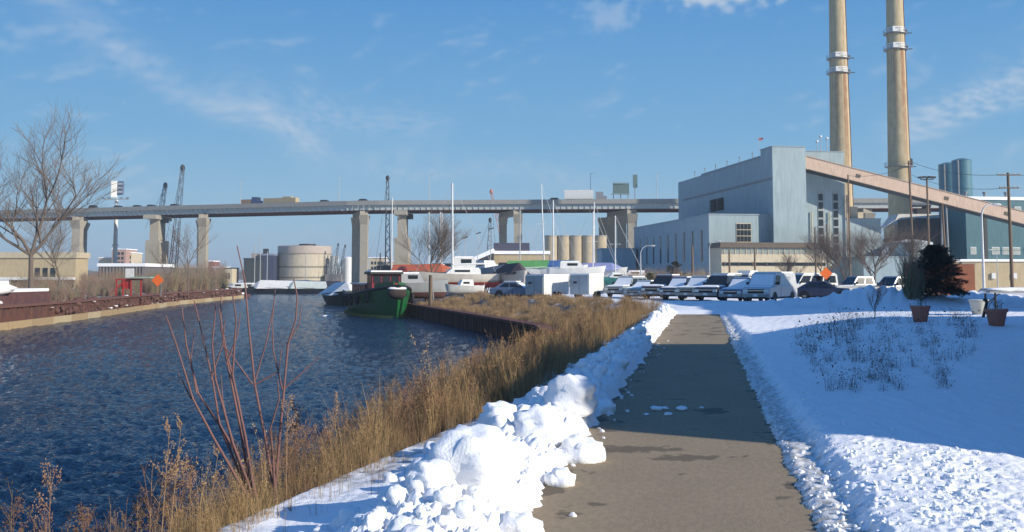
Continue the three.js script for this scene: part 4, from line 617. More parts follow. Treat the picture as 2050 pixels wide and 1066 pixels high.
  // cranes
  const crane = (tx, ty, bx, by, d, w, label, mat, hook, cab) => { const a = V(X(bx, d), Y(by, d), -d), b = V(X(tx, d), Y(ty, d), -d), t = thing('crane', label, 'crane', 0, 0, 0, 0, 'cranes beyond the bridge'), n = Math.max(8, Math.round(a.distanceTo(b) / (w * 1.3))), side = b.clone().sub(a).normalize().cross(V(0, 0, 1)).normalize(); const c = (k, s, q) => a.clone().lerp(b, k).addScaledVector(side, s * w / 2 * (1 - 0.55 * k)).add(V(0, 0, q * w / 2 * (1 - 0.5 * k))); const g = []; for (const s of [-1, 1]) for (const q of [-1, 1]) g.push(bar(c(0, s, q), c(1, s, q), w * 0.085, w * 0.06, 4)); for (let i = 0; i < n; i++) { const s = i % 2 ? 1 : -1; for (const q of [-1, 1]) g.push(bar(c(i / n, s, q), c((i + 1) / n, -s, q), w * 0.05, w * 0.05, 4)); g.push(bar(c(i / n, s, -1), c((i + 1) / n, s, 1), w * 0.04, w * 0.04, 4)); } part('boom', g, mat, t); part('boom_head', [ball(w * 0.4, w * 0.6, w * 0.4, b.x, b.y, b.z, 8)], hook ?? MAT.dark, t); part('cable', [bar(b, V(a.x - 4, a.y + 2, a.z + 1), 0.05, 0.05, 4)], MAT.dark, t); if (cab) { part('cab', [box(5, 3, 4, a.x - 1, a.y - 2.5, a.z), box(2, 2.4, 3, a.x + 2, a.y - 2.2, a.z + 1)], MAT.dark, t); part('crawler', [box(7, 1.2, 5, a.x, a.y - 3.7, a.z)], MAT.black, t); } };
  const blue = M(0.14, 0.20, 0.27, 0.6), gr = M(0.10, 0.13, 0.16, 0.6);
  crane(360, 337, 345, 540, 345, 2.2, 'tall blue lattice crane boom left of the second pier pair', blue, MAT.dark, 1); crane(326, 372, 312, 470, 350, 2.0, 'short leaning crane boom showing just above the bridge at left', blue, MAT.dark, 0); crane(774, 357, 776, 535, 345, 1.7, 'dark lattice crane boom with black tip beside the middle piers', gr, MAT.black, 1); crane(981, 441, 979, 515, 345, 1.5, 'short grey lattice mast below the bridge deck', gr, MAT.dark, 0); crane(983, 384, 1015, 520, 360, 1.5, 'slender reddish crane jib tip rising over the bridge', M(0.5, 0.22, 0.18, 0.6), M(0.6, 0.2, 0.15), 0);
  crane(676, 490, 668, 560, 432, 1.1, 'small dark derrick beside the white tanks', gr, MAT.dark, 0); crane(690, 493, 678, 556, 433, 1.1, 'second small derrick leaning over the white tanks', gr, MAT.dark, 0);
  { // the round tank
    const d = 430, r = 53.5 / FOCAL * d, t = thing('round_tank', 'huge round cream storage tank with darker bands across the canal', 'tank', X(598, d), -1, -d - r), h = Y(492, d) + 1;
    part('shell', [cyl(r, r, h * 0.8, 0, 0, 0, 56)], M(0.56, 0.49, 0.37, 0.85, { map: 'streak', size: 7 }), t); part('upper_band', [cyl(r * 1.015, r * 1.015, h * 0.2, 0, h * 0.8, 0, 56)], M(0.50, 0.42, 0.36, 0.85, { map: 'streak', size: 7 }), t); part('ledge', [cyl(r * 1.03, r * 1.03, 0.35, 0, h * 0.8 - 0.2, 0, 56)], M(0.38, 0.32, 0.25), t); part('roof', [cyl(r * 1.0, r * 0.2, 0.5, 0, h, 0, 56), cyl(3.6, 3.6, 0.9, 2, h, 4, 24)], MAT.dark, t);
    for (let k = 0; k < 22; k++) { const a = Math.PI * (0.05 + 0.9 * k / 21), g = []; for (const y of [0.42, 0.14]) part('vent', [box(1.4, 0.65, 0.2, 0, 0, 0).rotateY(Math.PI / 2 - a).translate(Math.cos(a) * r, h * y, Math.sin(a) * r)], M(0.24, 0.22, 0.16), t); }
    for (let k = 0; k < 6; k++) { const a = Math.PI * (0.1 + 0.8 * k / 5); part('seam', [box(0.12, h * 0.8, 0.12, Math.cos(a) * r, 0, Math.sin(a) * r)], M(0.42, 0.37, 0.28), t); }
  }
  shed('dark_shed', 'dark green black shed left of the round tank', 487, 521, 519, 425, 12, M(0.035, 0.045, 0.045, 0.7), { roof: MAT.dark });
  { const [t, w, h] = shed('dark_blue_tank_house', 'dark blue building with pale roof edge joined to the round tank', 520, 547, 512, 428, 12, M(0.04, 0.05, 0.10, 0.6), { roof: M(0.22, 0.26, 0.36), roofH: 0.8 }); part('roof_unit', [box(2, 2.2, 2, -1.5, h + 0.8, -4)], MAT.dark, t); part('upper_box', [box(4, 2.2, 4, -5.0, h - 1.2, -3)], M(0.4, 0.34, 0.32), t); }
  { const d = 440, t = thing('white_tanks', 'white rounded tank standing right of the huge round tank', 'tank', X(696, d), -1, -d); const r = 9.5 / FOCAL * d; part('shell', [cyl(r, r, Y(514, d), 0, 0, 0, 24)], MAT.white, t); part('dome', [ball(r, r * 0.5, r, 0, Y(514, d), 0, 20)], MAT.white, t); part('pipe', [cyl(0.2, 0.2, Y(512, d), -r - 0.5, 0, 1, 8)], MAT.dark, t); }
  { const d = 436, t = thing('process_tower', 'grey pipework and pale tank between the round tank and the white tank', 'tank', X(669, d), -1, -d); part('shell', [cyl(1.9, 1.9, Y(508, d), 0, 0, 0, 20)], M(0.5, 0.52, 0.5), t); for (const x of [-2.6, -1.9, 2.1, 2.7]) part('pipe', [cyl(0.22, 0.22, Y(512, d) - Math.abs(x), x, 0, 1.4, 8)], MAT.galv, t); part('skid', [box(7, 4, 3, 0, 0, 2)], M(0.2, 0.18, 0.18), t); }
  shed('tan_factory', 'distant tan factory left of the massive middle pier', 738, 770, 517, 470, 12, MAT.cream, { win: [[0.1, 0.9, 0.3, 0.9, 4, 3]] }); shed('pale_factory', 'distant pale factory right of the dark crane boom', 770, 800, 524, 465, 12, M(0.55, 0.43, 0.33), { win: [[0.1, 0.9, 0.3, 0.9, 4, 2]] });
  shed('hill_house', 'distant cream house with dark roof left of the dark shed', 447, 464, 538, 420, 10, MAT.cream, { roof: MAT.dark, win: [[0.2, 0.8, 0.3, 0.7, 2]] }); shed('hill_house', 'distant dark red brick building right of the third pier', 416, 425, 524, 430, 10, M(0.25, 0.09, 0.08)); shed('hill_house', 'distant pale house between red building and cream house', 425, 446, 536, 428, 10, M(0.55, 0.52, 0.46), { win: [[0.1, 0.9, 0.3, 0.7, 3]] });
  shed('hill_house', 'distant low brick row behind the left bank brush', 330, 395, 536, 440, 10, M(0.35, 0.24, 0.2), { win: [[0.05, 0.95, 0.35, 0.7, 8]] });
  // tan yard building, dark shed with snowy roof, silos
  { const [t, w, h] = shed('tan_yard_building', 'flat roofed tan yard building with three dark windows and snow along its roof', 988, 1099, 509, 176, 14, MAT.tan, { base: -0.2, roofH: 0.55, win: [[0.10, 0.25, 0.58, 0.75], [0.56, 0.60, 0.55, 0.76], [0.80, 0.95, 0.58, 0.75]] }); part('roof_unit', [box(6.5, 1.6, 4, -w * 0.38 + 2, h + 0.5, -6)], M(0.08, 0.08, 0.12), t); }
  { const d = 172, x0 = X(930, d), x1 = X(988, d), t = thing('sloping_shed', 'dark shed with a sloping snow covered roof left of the tan building', 'shed', x0, -0.2, -d); const w = x1 - x0, y0 = Y(533, d) + 0.2, y1 = Y(507, d) + 0.2; part('wall', [hexa([V(0, 0, 0), V(w, 0, 0), V(w, 0, -8), V(0, 0, -8), V(0, y0, 0), V(w, y1, 0), V(w, y1, -8), V(0, y0, -8)])], M(0.05, 0.05, 0.06, 0.7), t); part('snow_roof', [hexa([V(-0.2, y0 + 0.02, 0.3), V(w, y1 + 0.02, 0.3), V(w, y1 + 0.02, -8), V(-0.2, y0 + 0.02, -8), V(-0.2, y0 + 0.75, 0.3), V(w, y1 + 0.8, 0.3), V(w, y1 + 0.8, -8), V(-0.2, y0 + 0.7, -8)])], MAT.snow, t); for (let k = 0; k < 4; k++) part('window', [box(0.5, 0.9, 0.1, w * (0.55 + 0.1 * k), 2.2, 0.05)], MAT.glass, t); }
  shed('dark_boat_shed', 'long low dark shed behind the boats', 868, 932, 530, 168, 8, M(0.07, 0.07, 0.08), { base: -0.2, roof: MAT.dark, roofH: 0.2 });
  for (let k = 0; k < 5; k++) { const d = 268, px = 1104 + k * 24.5, r = 13.2 / FOCAL * d, t = thing('concrete_silo', ['first concrete silo of the row, beside the tan building', 'second concrete silo of the row from the left', 'middle concrete silo of the row of five', 'fourth concrete silo of the row from the left', 'rightmost concrete silo, next to the arched bridge pier'][k], 'silo', X(px, d), -0.3, -d, 0, 'concrete silos'); part('shell', [cyl(r, r, Y(472, d), 0, 0, 0, 28)], M(0.50, 0.41, 0.28, 0.9, { map: 'streak', size: 5 }), t); part('rim', [cyl(r + 0.08, r + 0.08, 0.3, 0, Y(472, d), 0, 28)], MAT.concrete, t); }
  shed('blue_annex', 'low dark blue annex in front of the arched bridge pier', 1205, 1274, 499, 215, 12, clad, { base: 0, roof: trim, roofH: 0.2 });
  // far wooded rise that closes the horizon
  for (const [x0, x1, d, h, seed] of [[-900, -60, 900, 15, 1], [-120, 500, 1000, 13, 2], [300, 1200, 950, 16, 3], [-700, 900, 1900, 30, 4]]) {
    const n = 160, pos = [], idx = []; for (let i = 0; i <= n; i++) { const x = lerp(x0, x1, i / n), hh = h * (0.55 + 0.3 * fbm(i * 0.06, seed * 7, 3) + 0.22 * fbm(i * 0.5, seed * 3, 3)) * smooth(0, 0.1, i / n) * smooth(1, 0.9, i / n); pos.push(x, -2, -d, x, hh * 0.8, -d - 10, x, hh, -d - 30, x, -2, -d - 120); if (i < n) for (let q = 0; q < 3; q++) { const a = i * 4 + q; idx.push(a, a + 4, a + 5, a, a + 5, a + 1); } }
    const g = new THREE.BufferGeometry(); g.setAttribute('position', new THREE.Float32BufferAttribute(pos, 3)); g.setIndex(idx); g.computeVertexNormals(); const m = part(numbered('far_wood'), [bare(g)], M(0.13, 0.10, 0.09, 0.95, { size: 30 }), scene); m.userData = { kind: 'structure', label: 'far off brown wooded rise on the horizon', category: 'hill' };
  }
}
// ---------------------------------------------------------------- parked vehicles (front towards +z)
const wheelTire = boxUV((() => { const g = new THREE.TorusGeometry(0.27, 0.095, 8, 20); g.scale(1, 1, 1.15); g.rotateY(Math.PI / 2); return bare(g); })()), wheelRim = boxUV((() => { const g = new THREE.CylinderGeometry(0.21, 0.21, 0.12, 18); g.rotateZ(Math.PI / 2); return bare(g); })());
function vehicle(type, label, x, d, turn, paint, o = {}) {
  const S = { van: { L: 5.3, W: 1.98, H: 2.05, belt: 1.18, hood: 1.12, g: [1.75, -2.6], gt: [1.1, -2.55], bed: 0 }, pickup: { L: 5.5, W: 1.98, H: 1.82, belt: 1.08, hood: 1.08, g: [0.95, -0.75], gt: [0.3, -0.62], bed: 1 }, crew: { L: 5.7, W: 1.98, H: 1.84, belt: 1.1, hood: 1.08, g: [1.1, -1.25], gt: [0.45, -1.12], bed: 1 }, suv: { L: 4.8, W: 1.9, H: 1.78, belt: 1.08, hood: 1.04, g: [0.95, -2.35], gt: [0.3, -2.15], bed: 0 }, sedan: { L: 4.6, W: 1.76, H: 1.42, belt: 0.92, hood: 0.90, g: [1.1, -1.9], gt: [0.25, -1.05], bed: 0 } }[type];
  const t = thing({ van: 'cargo_van', pickup: 'pickup_truck', crew: 'pickup_truck', suv: 'parked_suv', sedan: 'parked_sedan' }[type], label, { van: 'van', pickup: 'pickup', crew: 'pickup', suv: 'SUV', sedan: 'car' }[type], x, o.y ?? Math.max(0, H(x, d)), -d, turn, o.group ?? 'vehicles parked in the snowy lot');
  const { L, W, H: top, belt, hood } = S, f = L / 2, r = -L / 2, clear = type === 'sedan' ? 0.24 : 0.38, nose = type === 'sedan' ? 0.7 : hood - 0.12;
  const low = [[r + 0.06, clear + 0.06], [f - 0.12, clear], [f, clear + 0.22], [f, nose], [f - 0.25, hood - 0.03], [S.g[0] - 0.05, hood + 0.03], [S.g[0] - 0.3, belt + 0.05]];
  if (S.bed) low.push([S.g[1], belt + 0.02], [S.g[1] - 0.02, belt - 0.02], [r + 0.02, belt - 0.04]); else low.push([r + (type === 'sedan' ? 0.1 : 0.03), belt + (type === 'sedan' ? -0.02 : 0)]);
  low.push([r, belt - 0.3]);
  part('body', [extrude(low, W, 0.07)], paint, t);
  const wb = W / 2 - 0.03, wt = W / 2 - (type === 'van' ? 0.14 : 0.22), y0 = belt - 0.02, c = [V(-wb, y0, S.g[0]), V(wb, y0, S.g[0]), V(wb, y0, S.g[1]), V(-wb, y0, S.g[1]), V(-wt, top, S.gt[0]), V(wt, top, S.gt[0]), V(wt, top, S.gt[1]), V(-wt, top, S.gt[1])];
  const cab = part('cabin', [hexa(c), box(wt * 2 - 0.1, 0.05, S.gt[0] - S.gt[1] - 0.1, 0, top - 0.01, (S.gt[0] + S.gt[1]) / 2)], paint, t);
  part('windscreen', [panel(c[0], c[1], c[5], c[4], 0.05, 0.95, 0.08, 0.92)], o.frosted ? MAT.snow : MAT.glass, cab);
  if (!o.cargo) part('rear_window', [panel(c[2], c[3], c[7], c[6], 0.1, 0.9, 0.12, 0.85)], MAT.glass, cab);
  const splits = o.cargo ? [[0.03, 0.24]] : type === 'van' ? [[0.03, 0.26], [0.30, 0.60], [0.64, 0.95]] : type === 'suv' ? [[0.05, 0.36], [0.40, 0.68], [0.72, 0.95]] : type === 'pickup' ? [[0.10, 0.66], [0.72, 0.93]] : type === 'crew' ? [[0.08, 0.5], [0.55, 0.92]] : [[0.12, 0.48], [0.52, 0.86]];
  for (const [u0, u1] of splits) { part('side_window', [panel(c[1], c[2], c[6], c[5], u0, u1, 0.12, 0.84)], MAT.glass, cab); part('side_window', [panel(c[3], c[0], c[4], c[7], 1 - u1, 1 - u0, 0.12, 0.84)], MAT.glass, cab); }
  const gr = part('grille', [box(W * 0.6, (nose - clear) * 0.44, 0.05, 0, nose - (nose - clear) * 0.5, f + 0.005)], MAT.black, t); part('grille_bar', [box(W * 0.56, 0.05, 0.03, 0, nose - (nose - clear) * 0.26, f + 0.035)], MAT.chrome, gr);
  for (const s of [-1, 1]) { part('headlight', [box(W * 0.17, 0.19, 0.06, s * W * 0.375, nose - 0.27, f + 0.006)], MAT.lamp, t); part('mirror', [box(0.2, 0.2, 0.1, s * (W / 2 + 0.1), belt + 0.08, S.g[0] - 0.35)], MAT.black, t); part('tail_light', [box(0.16, 0.3, 0.05, s * (W / 2 - 0.13), belt - 0.36, r + 0.0)], MAT.red, t); part('door_line', [box(0.012, belt - clear - 0.2, 0.02, s * (W / 2 + 0.002), clear + 0.15, S.g[0] - 1.15)], MAT.black, t); }
  part('bumper', [box(W * 0.98, 0.2, 0.14, 0, clear + 0.05, f + 0.03)], o.chrome === 0 ? paint : MAT.steel, t); part('rear_bumper', [box(W * 0.96, 0.18, 0.12, 0, clear + 0.1, r - 0.02)], MAT.chrome, t); part('lower_grille', [box(W * 0.7, 0.12, 0.04, 0, clear - 0.06, f - 0.04)], MAT.black, t); part('plate', [box(0.32, 0.15, 0.02, 0, clear + 0.09, f + 0.11)], MAT.white, t);
  if (S.bed) part('bed_floor', [box(W - 0.3, 0.1, Math.abs(r - S.g[1]) - 0.2, 0, belt - 0.02, (r + S.g[1]) / 2)], MAT.snow, t);
  const wr = type === 'sedan' ? 0.32 : 0.365, k = wr / 0.365;
  for (const z of [f - L * 0.18, r + L * 0.2]) for (const s of [-1, 1]) { const w = new THREE.Mesh(wheelTire, MAT.tire); w.name = 'wheel'; w.scale.setScalar(k); w.position.set(s * (W / 2 - 0.10), wr, z); w.castShadow = true; const q = new THREE.Mesh(wheelRim, MAT.galv); q.name = 'rim'; w.add(q); t.add(w); part('wheel_arch', [extrude(Array.from({ length: 12 }, (_, i) => [Math.cos(Math.PI * i / 11) * (wr + 0.08), Math.sin(Math.PI * i / 11) * (wr + 0.09)]), 0.03, 0).translate(s * (W / 2 - 0.008), wr - 0.02, z)], MAT.black, t); }
  part('underbody', [box(W - 0.5, 0.2, L - 0.8, 0, clear - 0.08, 0)], MAT.black, t);
  if (o.snow !== 0) { const hz0 = S.g[0] + 0.02, hz1 = f - 0.2; const sn = hexa([V(-W * 0.45, hood - 0.03, hz1), V(W * 0.45, hood - 0.03, hz1), V(W * 0.46, hood + 0.01, hz0), V(-W * 0.46, hood + 0.01, hz0), V(-W * 0.38, hood + 0.05, hz1 - 0.15), V(W * 0.38, hood + 0.05, hz1 - 0.15), V(W * 0.4, hood + 0.10, hz0), V(-W * 0.4, hood + 0.10, hz0)]); part('hood_snow', [sn], MAT.snow, t); part('roof_snow', [box(wt * 1.8, 0.09, (S.gt[0] - S.gt[1]) * 0.92, 0, top + 0.03, (S.gt[0] + S.gt[1]) / 2)], MAT.snow, t); }
  if (o.rack) part('roof_box', [box(1.3, 0.28, 1.9, 0, top + 0.1, -0.6)], MAT.white, t);
  if (o.mark) part('lettering', [box(0.02, 0.10, 0.5, W / 2 - 0.085, 1.72, -1.2), box(0.02, 0.05, 0.36, W / 2 - 0.085, 1.6, -1.25)], M(0.3, 0.34, 0.4, 0.6), t);
  if (o.size) t.scale.set(o.size[0], o.size[1], o.size[0]);
  return t;
}
{
  const paint = (r, g, b) => M(r, g, b, 0.32, { map: 'grime', size: 2.2, physical: true, clearcoat: 0.5, clearcoatRoughness: 0.25 });
  const row = (fx, fd, L) => [fx + 0.59 * L / 2, fd + 0.81 * L / 2], T = Math.atan2(-0.59, 0.81), put = (type, px, d, label, p, o) => { const L = { van: 5.3, pickup: 5.5, crew: 5.7, suv: 4.8, sedan: 4.6 }[type], [x, dd] = row(X(px, d), d, L); return vehicle(type, label, x, dd, T + (o?.yaw ?? 0), p, o); };
  const white = paint(0.62, 0.63, 0.62), silver = paint(0.33, 0.36, 0.36), navy = paint(0.02, 0.03, 0.08), dk = paint(0.03, 0.035, 0.05), maroon = paint(0.10, 0.035, 0.04), bluegrey = paint(0.16, 0.22, 0.34), green = paint(0.16, 0.22, 0.20);
  put('van', 1513, 68.5, 'white cargo van with snow on its hood, nearest of the parked row', white, { frosted: 1, cargo: 1, rack: 0, mark: 1, chrome: 1 });
  put('suv', 1460, 70.6, 'blue grey SUV with snowy hood beside the white cargo van', bluegrey, { frosted: 1, size: [0.93, 0.95] });
  put('crew', 1411, 73.0, 'dark pickup truck, third of the parked row from the white cargo van', dk, { size: [0.95, 1.02] });
  put('pickup', 1371, 75.2, 'silver green pickup truck with snowy hood in the middle of the row', green, { frosted: 1, size: [0.93, 0.98] });
  put('suv', 1336, 77.6, 'dark navy SUV between the silver green and maroon pickups', navy, { frosted: 1, size: [0.9, 0.97] });
  put('crew', 1302, 79.6, 'dark maroon pickup truck with chrome grille in the parked row', maroon, { size: [0.95, 1.03] });
  put('sedan', 1266, 83, 'snow covered sedan in the parked row', silver, { frosted: 1 });
  put('suv', 1228, 86.5, 'grey SUV under snow, last of the parked row near the trailers', silver, { frosted: 1 });
  put('van', 1428, 92, 'grey white van behind the parked row, its roof showing', silver, {}); put('van', 1470, 94, 'tall white van with roof box behind the parked row', white, { rack: 1, cargo: 1 });
  vehicle('van', 'white passenger van behind the dark blue sedan', X(1618, 93), 93, -1.25, white, { snow: 1 });
  vehicle('sedan', 'dark blue sedan parked side on beside the white cargo van', X(1648, 82), 82, 1.15, navy, { snow: 0, chrome: 0 });
  vehicle('crew', 'light grey pickup truck parked side on behind the snow heap', X(1716, 90), 90, -1.3, paint(0.46, 0.48, 0.48), { snow: 0 });
  vehicle('pickup', 'silver white pickup truck with dark wheel arch nearest the brick enclosure', X(1790, 78), 78, -1.22, paint(0.55, 0.55, 0.56), { snow: 0 });
  vehicle('sedan', 'low car buried under snow left of the white trailers', X(1034, 92), 92, 1.2, bluegrey, { frosted: 1, y: -0.1 });
}
// ---------------------------------------------------------------- lamps and poles
{
  const lamp = (px, d, y0, arm, label, mat, r = 0.09) => { const x = X(px, d), h = Y(y0, d), t = thing('street_lamp', label, 'street lamp', x, 0, -d, 0, 'street lamps around the lot'); part('pole', [cyl(r, r * 0.6, h - 0.9, 0, 0, 0, 10)], mat, t); const c = []; for (let i = 0; i <= 6; i++) { const a = i / 6 * Math.PI / 2; c.push(V(arm * (1 - Math.cos(a)) * 0.9, h - 0.9 + 0.9 * Math.sin(a), 0)); } part('arm', tubeOf([...c, V(arm, h - 0.02, 0)], r * 0.6, r * 0.45, 7), mat, t); part('lamp_head', [ball(0.38, 0.1, 0.16, arm + 0.3 * Math.sign(arm), h - 0.03, 0, 12)], mat, t); };
  lamp(1970, 75, 409, 0.85, 'white curved arm street lamp at the right', MAT.white, 0.11); lamp(1283, 112, 492, 1.0, 'small curved street lamp in front of the blue wing', MAT.galv); lamp(1421, 120, 483, 0.8, 'small curved street lamp in front of the low cream range', MAT.galv); lamp(1998, 122, 500, -0.5, 'small pale lamp beside the tan wall', MAT.galv, 0.07);
  { const d = 120, h = Y(356, d), t = thing('floodlight_pole', 'tall dark pole with two flat floodlights in front of the conveyor', 'floodlight', X(1862, d), 0, -d); part('pole', [cyl(0.17, 0.1, h, 0, 0, 0, 10)], MAT.wood, t); for (const s of [-1, 1]) part('floodlight', [box(0.85, 0.2, 0.6, s * 0.55, h - 0.05, 0, 0, 0, s * -0.08)], MAT.dark, t); part('bracket', [box(1.6, 0.1, 0.1, 0, h - 0.25, 0)], MAT.dark, t); }
  for (let k = 0; k < 3; k++) { const d = 150, px = 930 + k * 26, h = Y(477 - k * 9, d), t = thing('yard_floodlight', ['leftmost grey yard floodlight pole beside the tall mast', 'middle grey yard floodlight pole of three', 'rightmost and tallest grey yard floodlight pole of three'][k], 'floodlight', X(px, d), 0, -d, 0, 'yard floodlight poles'); part('pole', [cyl(0.07, 0.05, h, 0, 0, 0, 6)], MAT.galv, t); part('floodlight', [box(0.8, 0.14, 0.4, 0.1, h, 0, 0, 0, 0.25)], MAT.dark, t); }
  const pole = (px, d, y0, label, lean = 0, arms = []) => { const h = Y(y0, d), t = thing('utility_pole', label, 'utility pole', X(px, d), 0, -d, 0, 'wooden utility poles'); part('pole', [bar(V(0, -0.2, 0), V(lean, h, 0), 0.16, 0.11, 9)], MAT.wood, t); for (const [y, w] of arms) { part('crossarm', [box(w, 0.1, 0.1, lean * 0.9, Y(y, d), 0.12)], MAT.wood, t); for (const s of [-0.45, -0.2, 0.2, 0.45]) part('insulator', [cyl(0.05, 0.04, 0.16, lean * 0.9 + s * w, Y(y, d) + 0.1, 0.12, 6)], MAT.galv, t); } return t; };
  pole(2027, 85, 346, 'tall utility pole with two cross arms at the right edge', -0.05, [[352, 2.0], [378, 1.7]]); pole(1831, 128, 322, 'tall thin utility pole crossing in front of the conveyor, left of the floodlight pole', -0.3); pole(1897, 125, 408, 'leaning brown utility pole right of the floodlight pole', -0.35); pole(1703, 150, 350, 'brown utility pole at the corner of the tall plant block', 0); pole(1658, 150, 448, 'brown utility pole behind the orange warning sign', 0); pole(1634, 150, 455, 'thin brown utility pole left of the orange warning sign', 0); pole(1387, 120, 492, 'reddish brown pole behind the parked row', 0); pole(1461, 130, 500, 'thin brown pole in front of the low cream range', 0); pole(1512, 132, 497, 'thin dark pole in front of the low cream range, right of another', 0);
  const wire = (a, b, sag) => { const pts = []; for (let i = 0; i <= 10; i++) { const t = i / 10, p = a.clone().lerp(b, t); p.y -= sag * 4 * t * (1 - t); pts.push(p); } return tubeOf(pts, 0.022, 0.022, 4); };
  const P = (px, py, d) => V(X(px, d), Y(py, d), -d);
  for (const [a, b, s, l] of [[P(2020, 350, 85), P(1831, 324, 128), 0.6, 'highest power line from the right edge pole to the thin pole'], [P(2034, 350, 85), P(2400, 330, 90), 0.5, 'power line leaving the picture at the right edge'], [P(2022, 377, 85), P(1831, 350, 128), 0.7, 'lower power line from the right edge pole'], [P(1831, 330, 128), P(1703, 352, 150), 0.6, 'power line from the thin pole to the plant corner pole'], [P(1703, 396, 150), P(1634, 458, 150), 0.4, 'slanting power line in front of the tall stair windows'], [P(1990, 502, 122), P(2300, 470, 115), 0.5, 'low power line across the teal hall']]) single('power_line', l, 'cable', wire(a, b, s), MAT.dark, 'overhead wires');
}
// ---------------------------------------------------------------- dry grass, brush, trees
function blades(seed, n, h, spread, wide, heads) {
  const R = rng(seed), pos = [];
  const tri = (a, b, c) => pos.push(a.x, a.y, a.z, b.x, b.y, b.z, c.x, c.y, c.z);
  for (let i = 0; i < n; i++) {
    const a = R() * 6.283, r = spread * R(), b = V(Math.cos(a) * r, 0, Math.sin(a) * r), lean = (0.1 + 0.4 * R() * R()) * h, la = R() * 6.283, hh = h * (0.5 + 0.5 * R()), w = wide * (0.5 + 0.8 * R());
    const side = V(Math.cos(la + 1.57 + R()), 0, Math.sin(la + 1.57)), at = (t) => b.clone().add(V(Math.cos(la) * lean * t * t, hh * (t - 0.18 * t * t * (lean / h)), Math.sin(la) * lean * t * t));
    let p0 = at(0), w0 = w; for (let k = 1; k <= 3; k++) { const p1 = at(k / 3), w1 = w * (1 - k / 3.3); tri(p0.clone().addScaledVector(side, -w0), p0.clone().addScaledVector(side, w0), p1.clone().addScaledVector(side, w1)); tri(p0.clone().addScaledVector(side, -w0), p1.clone().addScaledVector(side, w1), p1.clone().addScaledVector(side, -w1)); p0 = p1; w0 = w1; }
    if (R() < heads) for (let k = 0; k < 7; k++) { const c = at(0.72 + 0.3 * R()).add(V((R() - 0.5) * 0.06, 0, (R() - 0.5) * 0.06)), s = (0.004 + 0.006 * R()) * (wide > 0.008 ? 2.4 : 1); tri(c.clone().add(V(-s, 0, s * (R() - 0.5))), c.clone().add(V(s, s * (R() - 0.5), 0)), c.clone().add(V(0, s * 2, s * (R() - 0.5)))); }
    else if (R() < 0.5) for (let k = 0; k < 3; k++) { const t = 0.35 + 0.5 * R(), c = at(t), e = c.clone().add(V((R() - 0.5) * 0.22, 0.10 * R(), (R() - 0.5) * 0.22)), s = V(0, w * 0.7, 0); tri(c.clone().sub(s), c.clone().add(s), e); }
  }
  const g = new THREE.BufferGeometry(); g.setAttribute('position', new THREE.Float32BufferAttribute(pos, 3)); g.computeVertexNormals(); return g;
}
function scatter(name, label, category, geos, mat, spots, colour) {       // spots: [x, y, z, scale, tint index]
  geos.forEach((g, gi) => {
    const mine = spots.filter((_, i) => i % geos.length === gi), m = new THREE.InstancedMesh(g, mat, mine.length), q = new THREE.Object3D(), R = rng(gi + 90);
    mine.forEach((s, i) => { q.position.set(s[0], s[1], s[2]); q.rotation.set(0, R() * 6.283, 0); q.scale.set(s[3] * (0.8 + 0.4 * R()), s[3], s[3] * (0.8 + 0.4 * R())); q.updateMatrix(); m.setMatrixAt(i, q.matrix); m.setColorAt(i, colour(R, s)); });
    m.name = numbered(name); m.castShadow = m.receiveShadow = true; m.userData = { kind: 'stuff', label, category }; scene.add(m);
  });
}
const straw = new THREE.MeshStandardMaterial({ color: 0xffffff, roughness: 0.9, side: THREE.DoubleSide });
const C3 = (r, g, b) => new THREE.Color().setRGB(r, g, b);
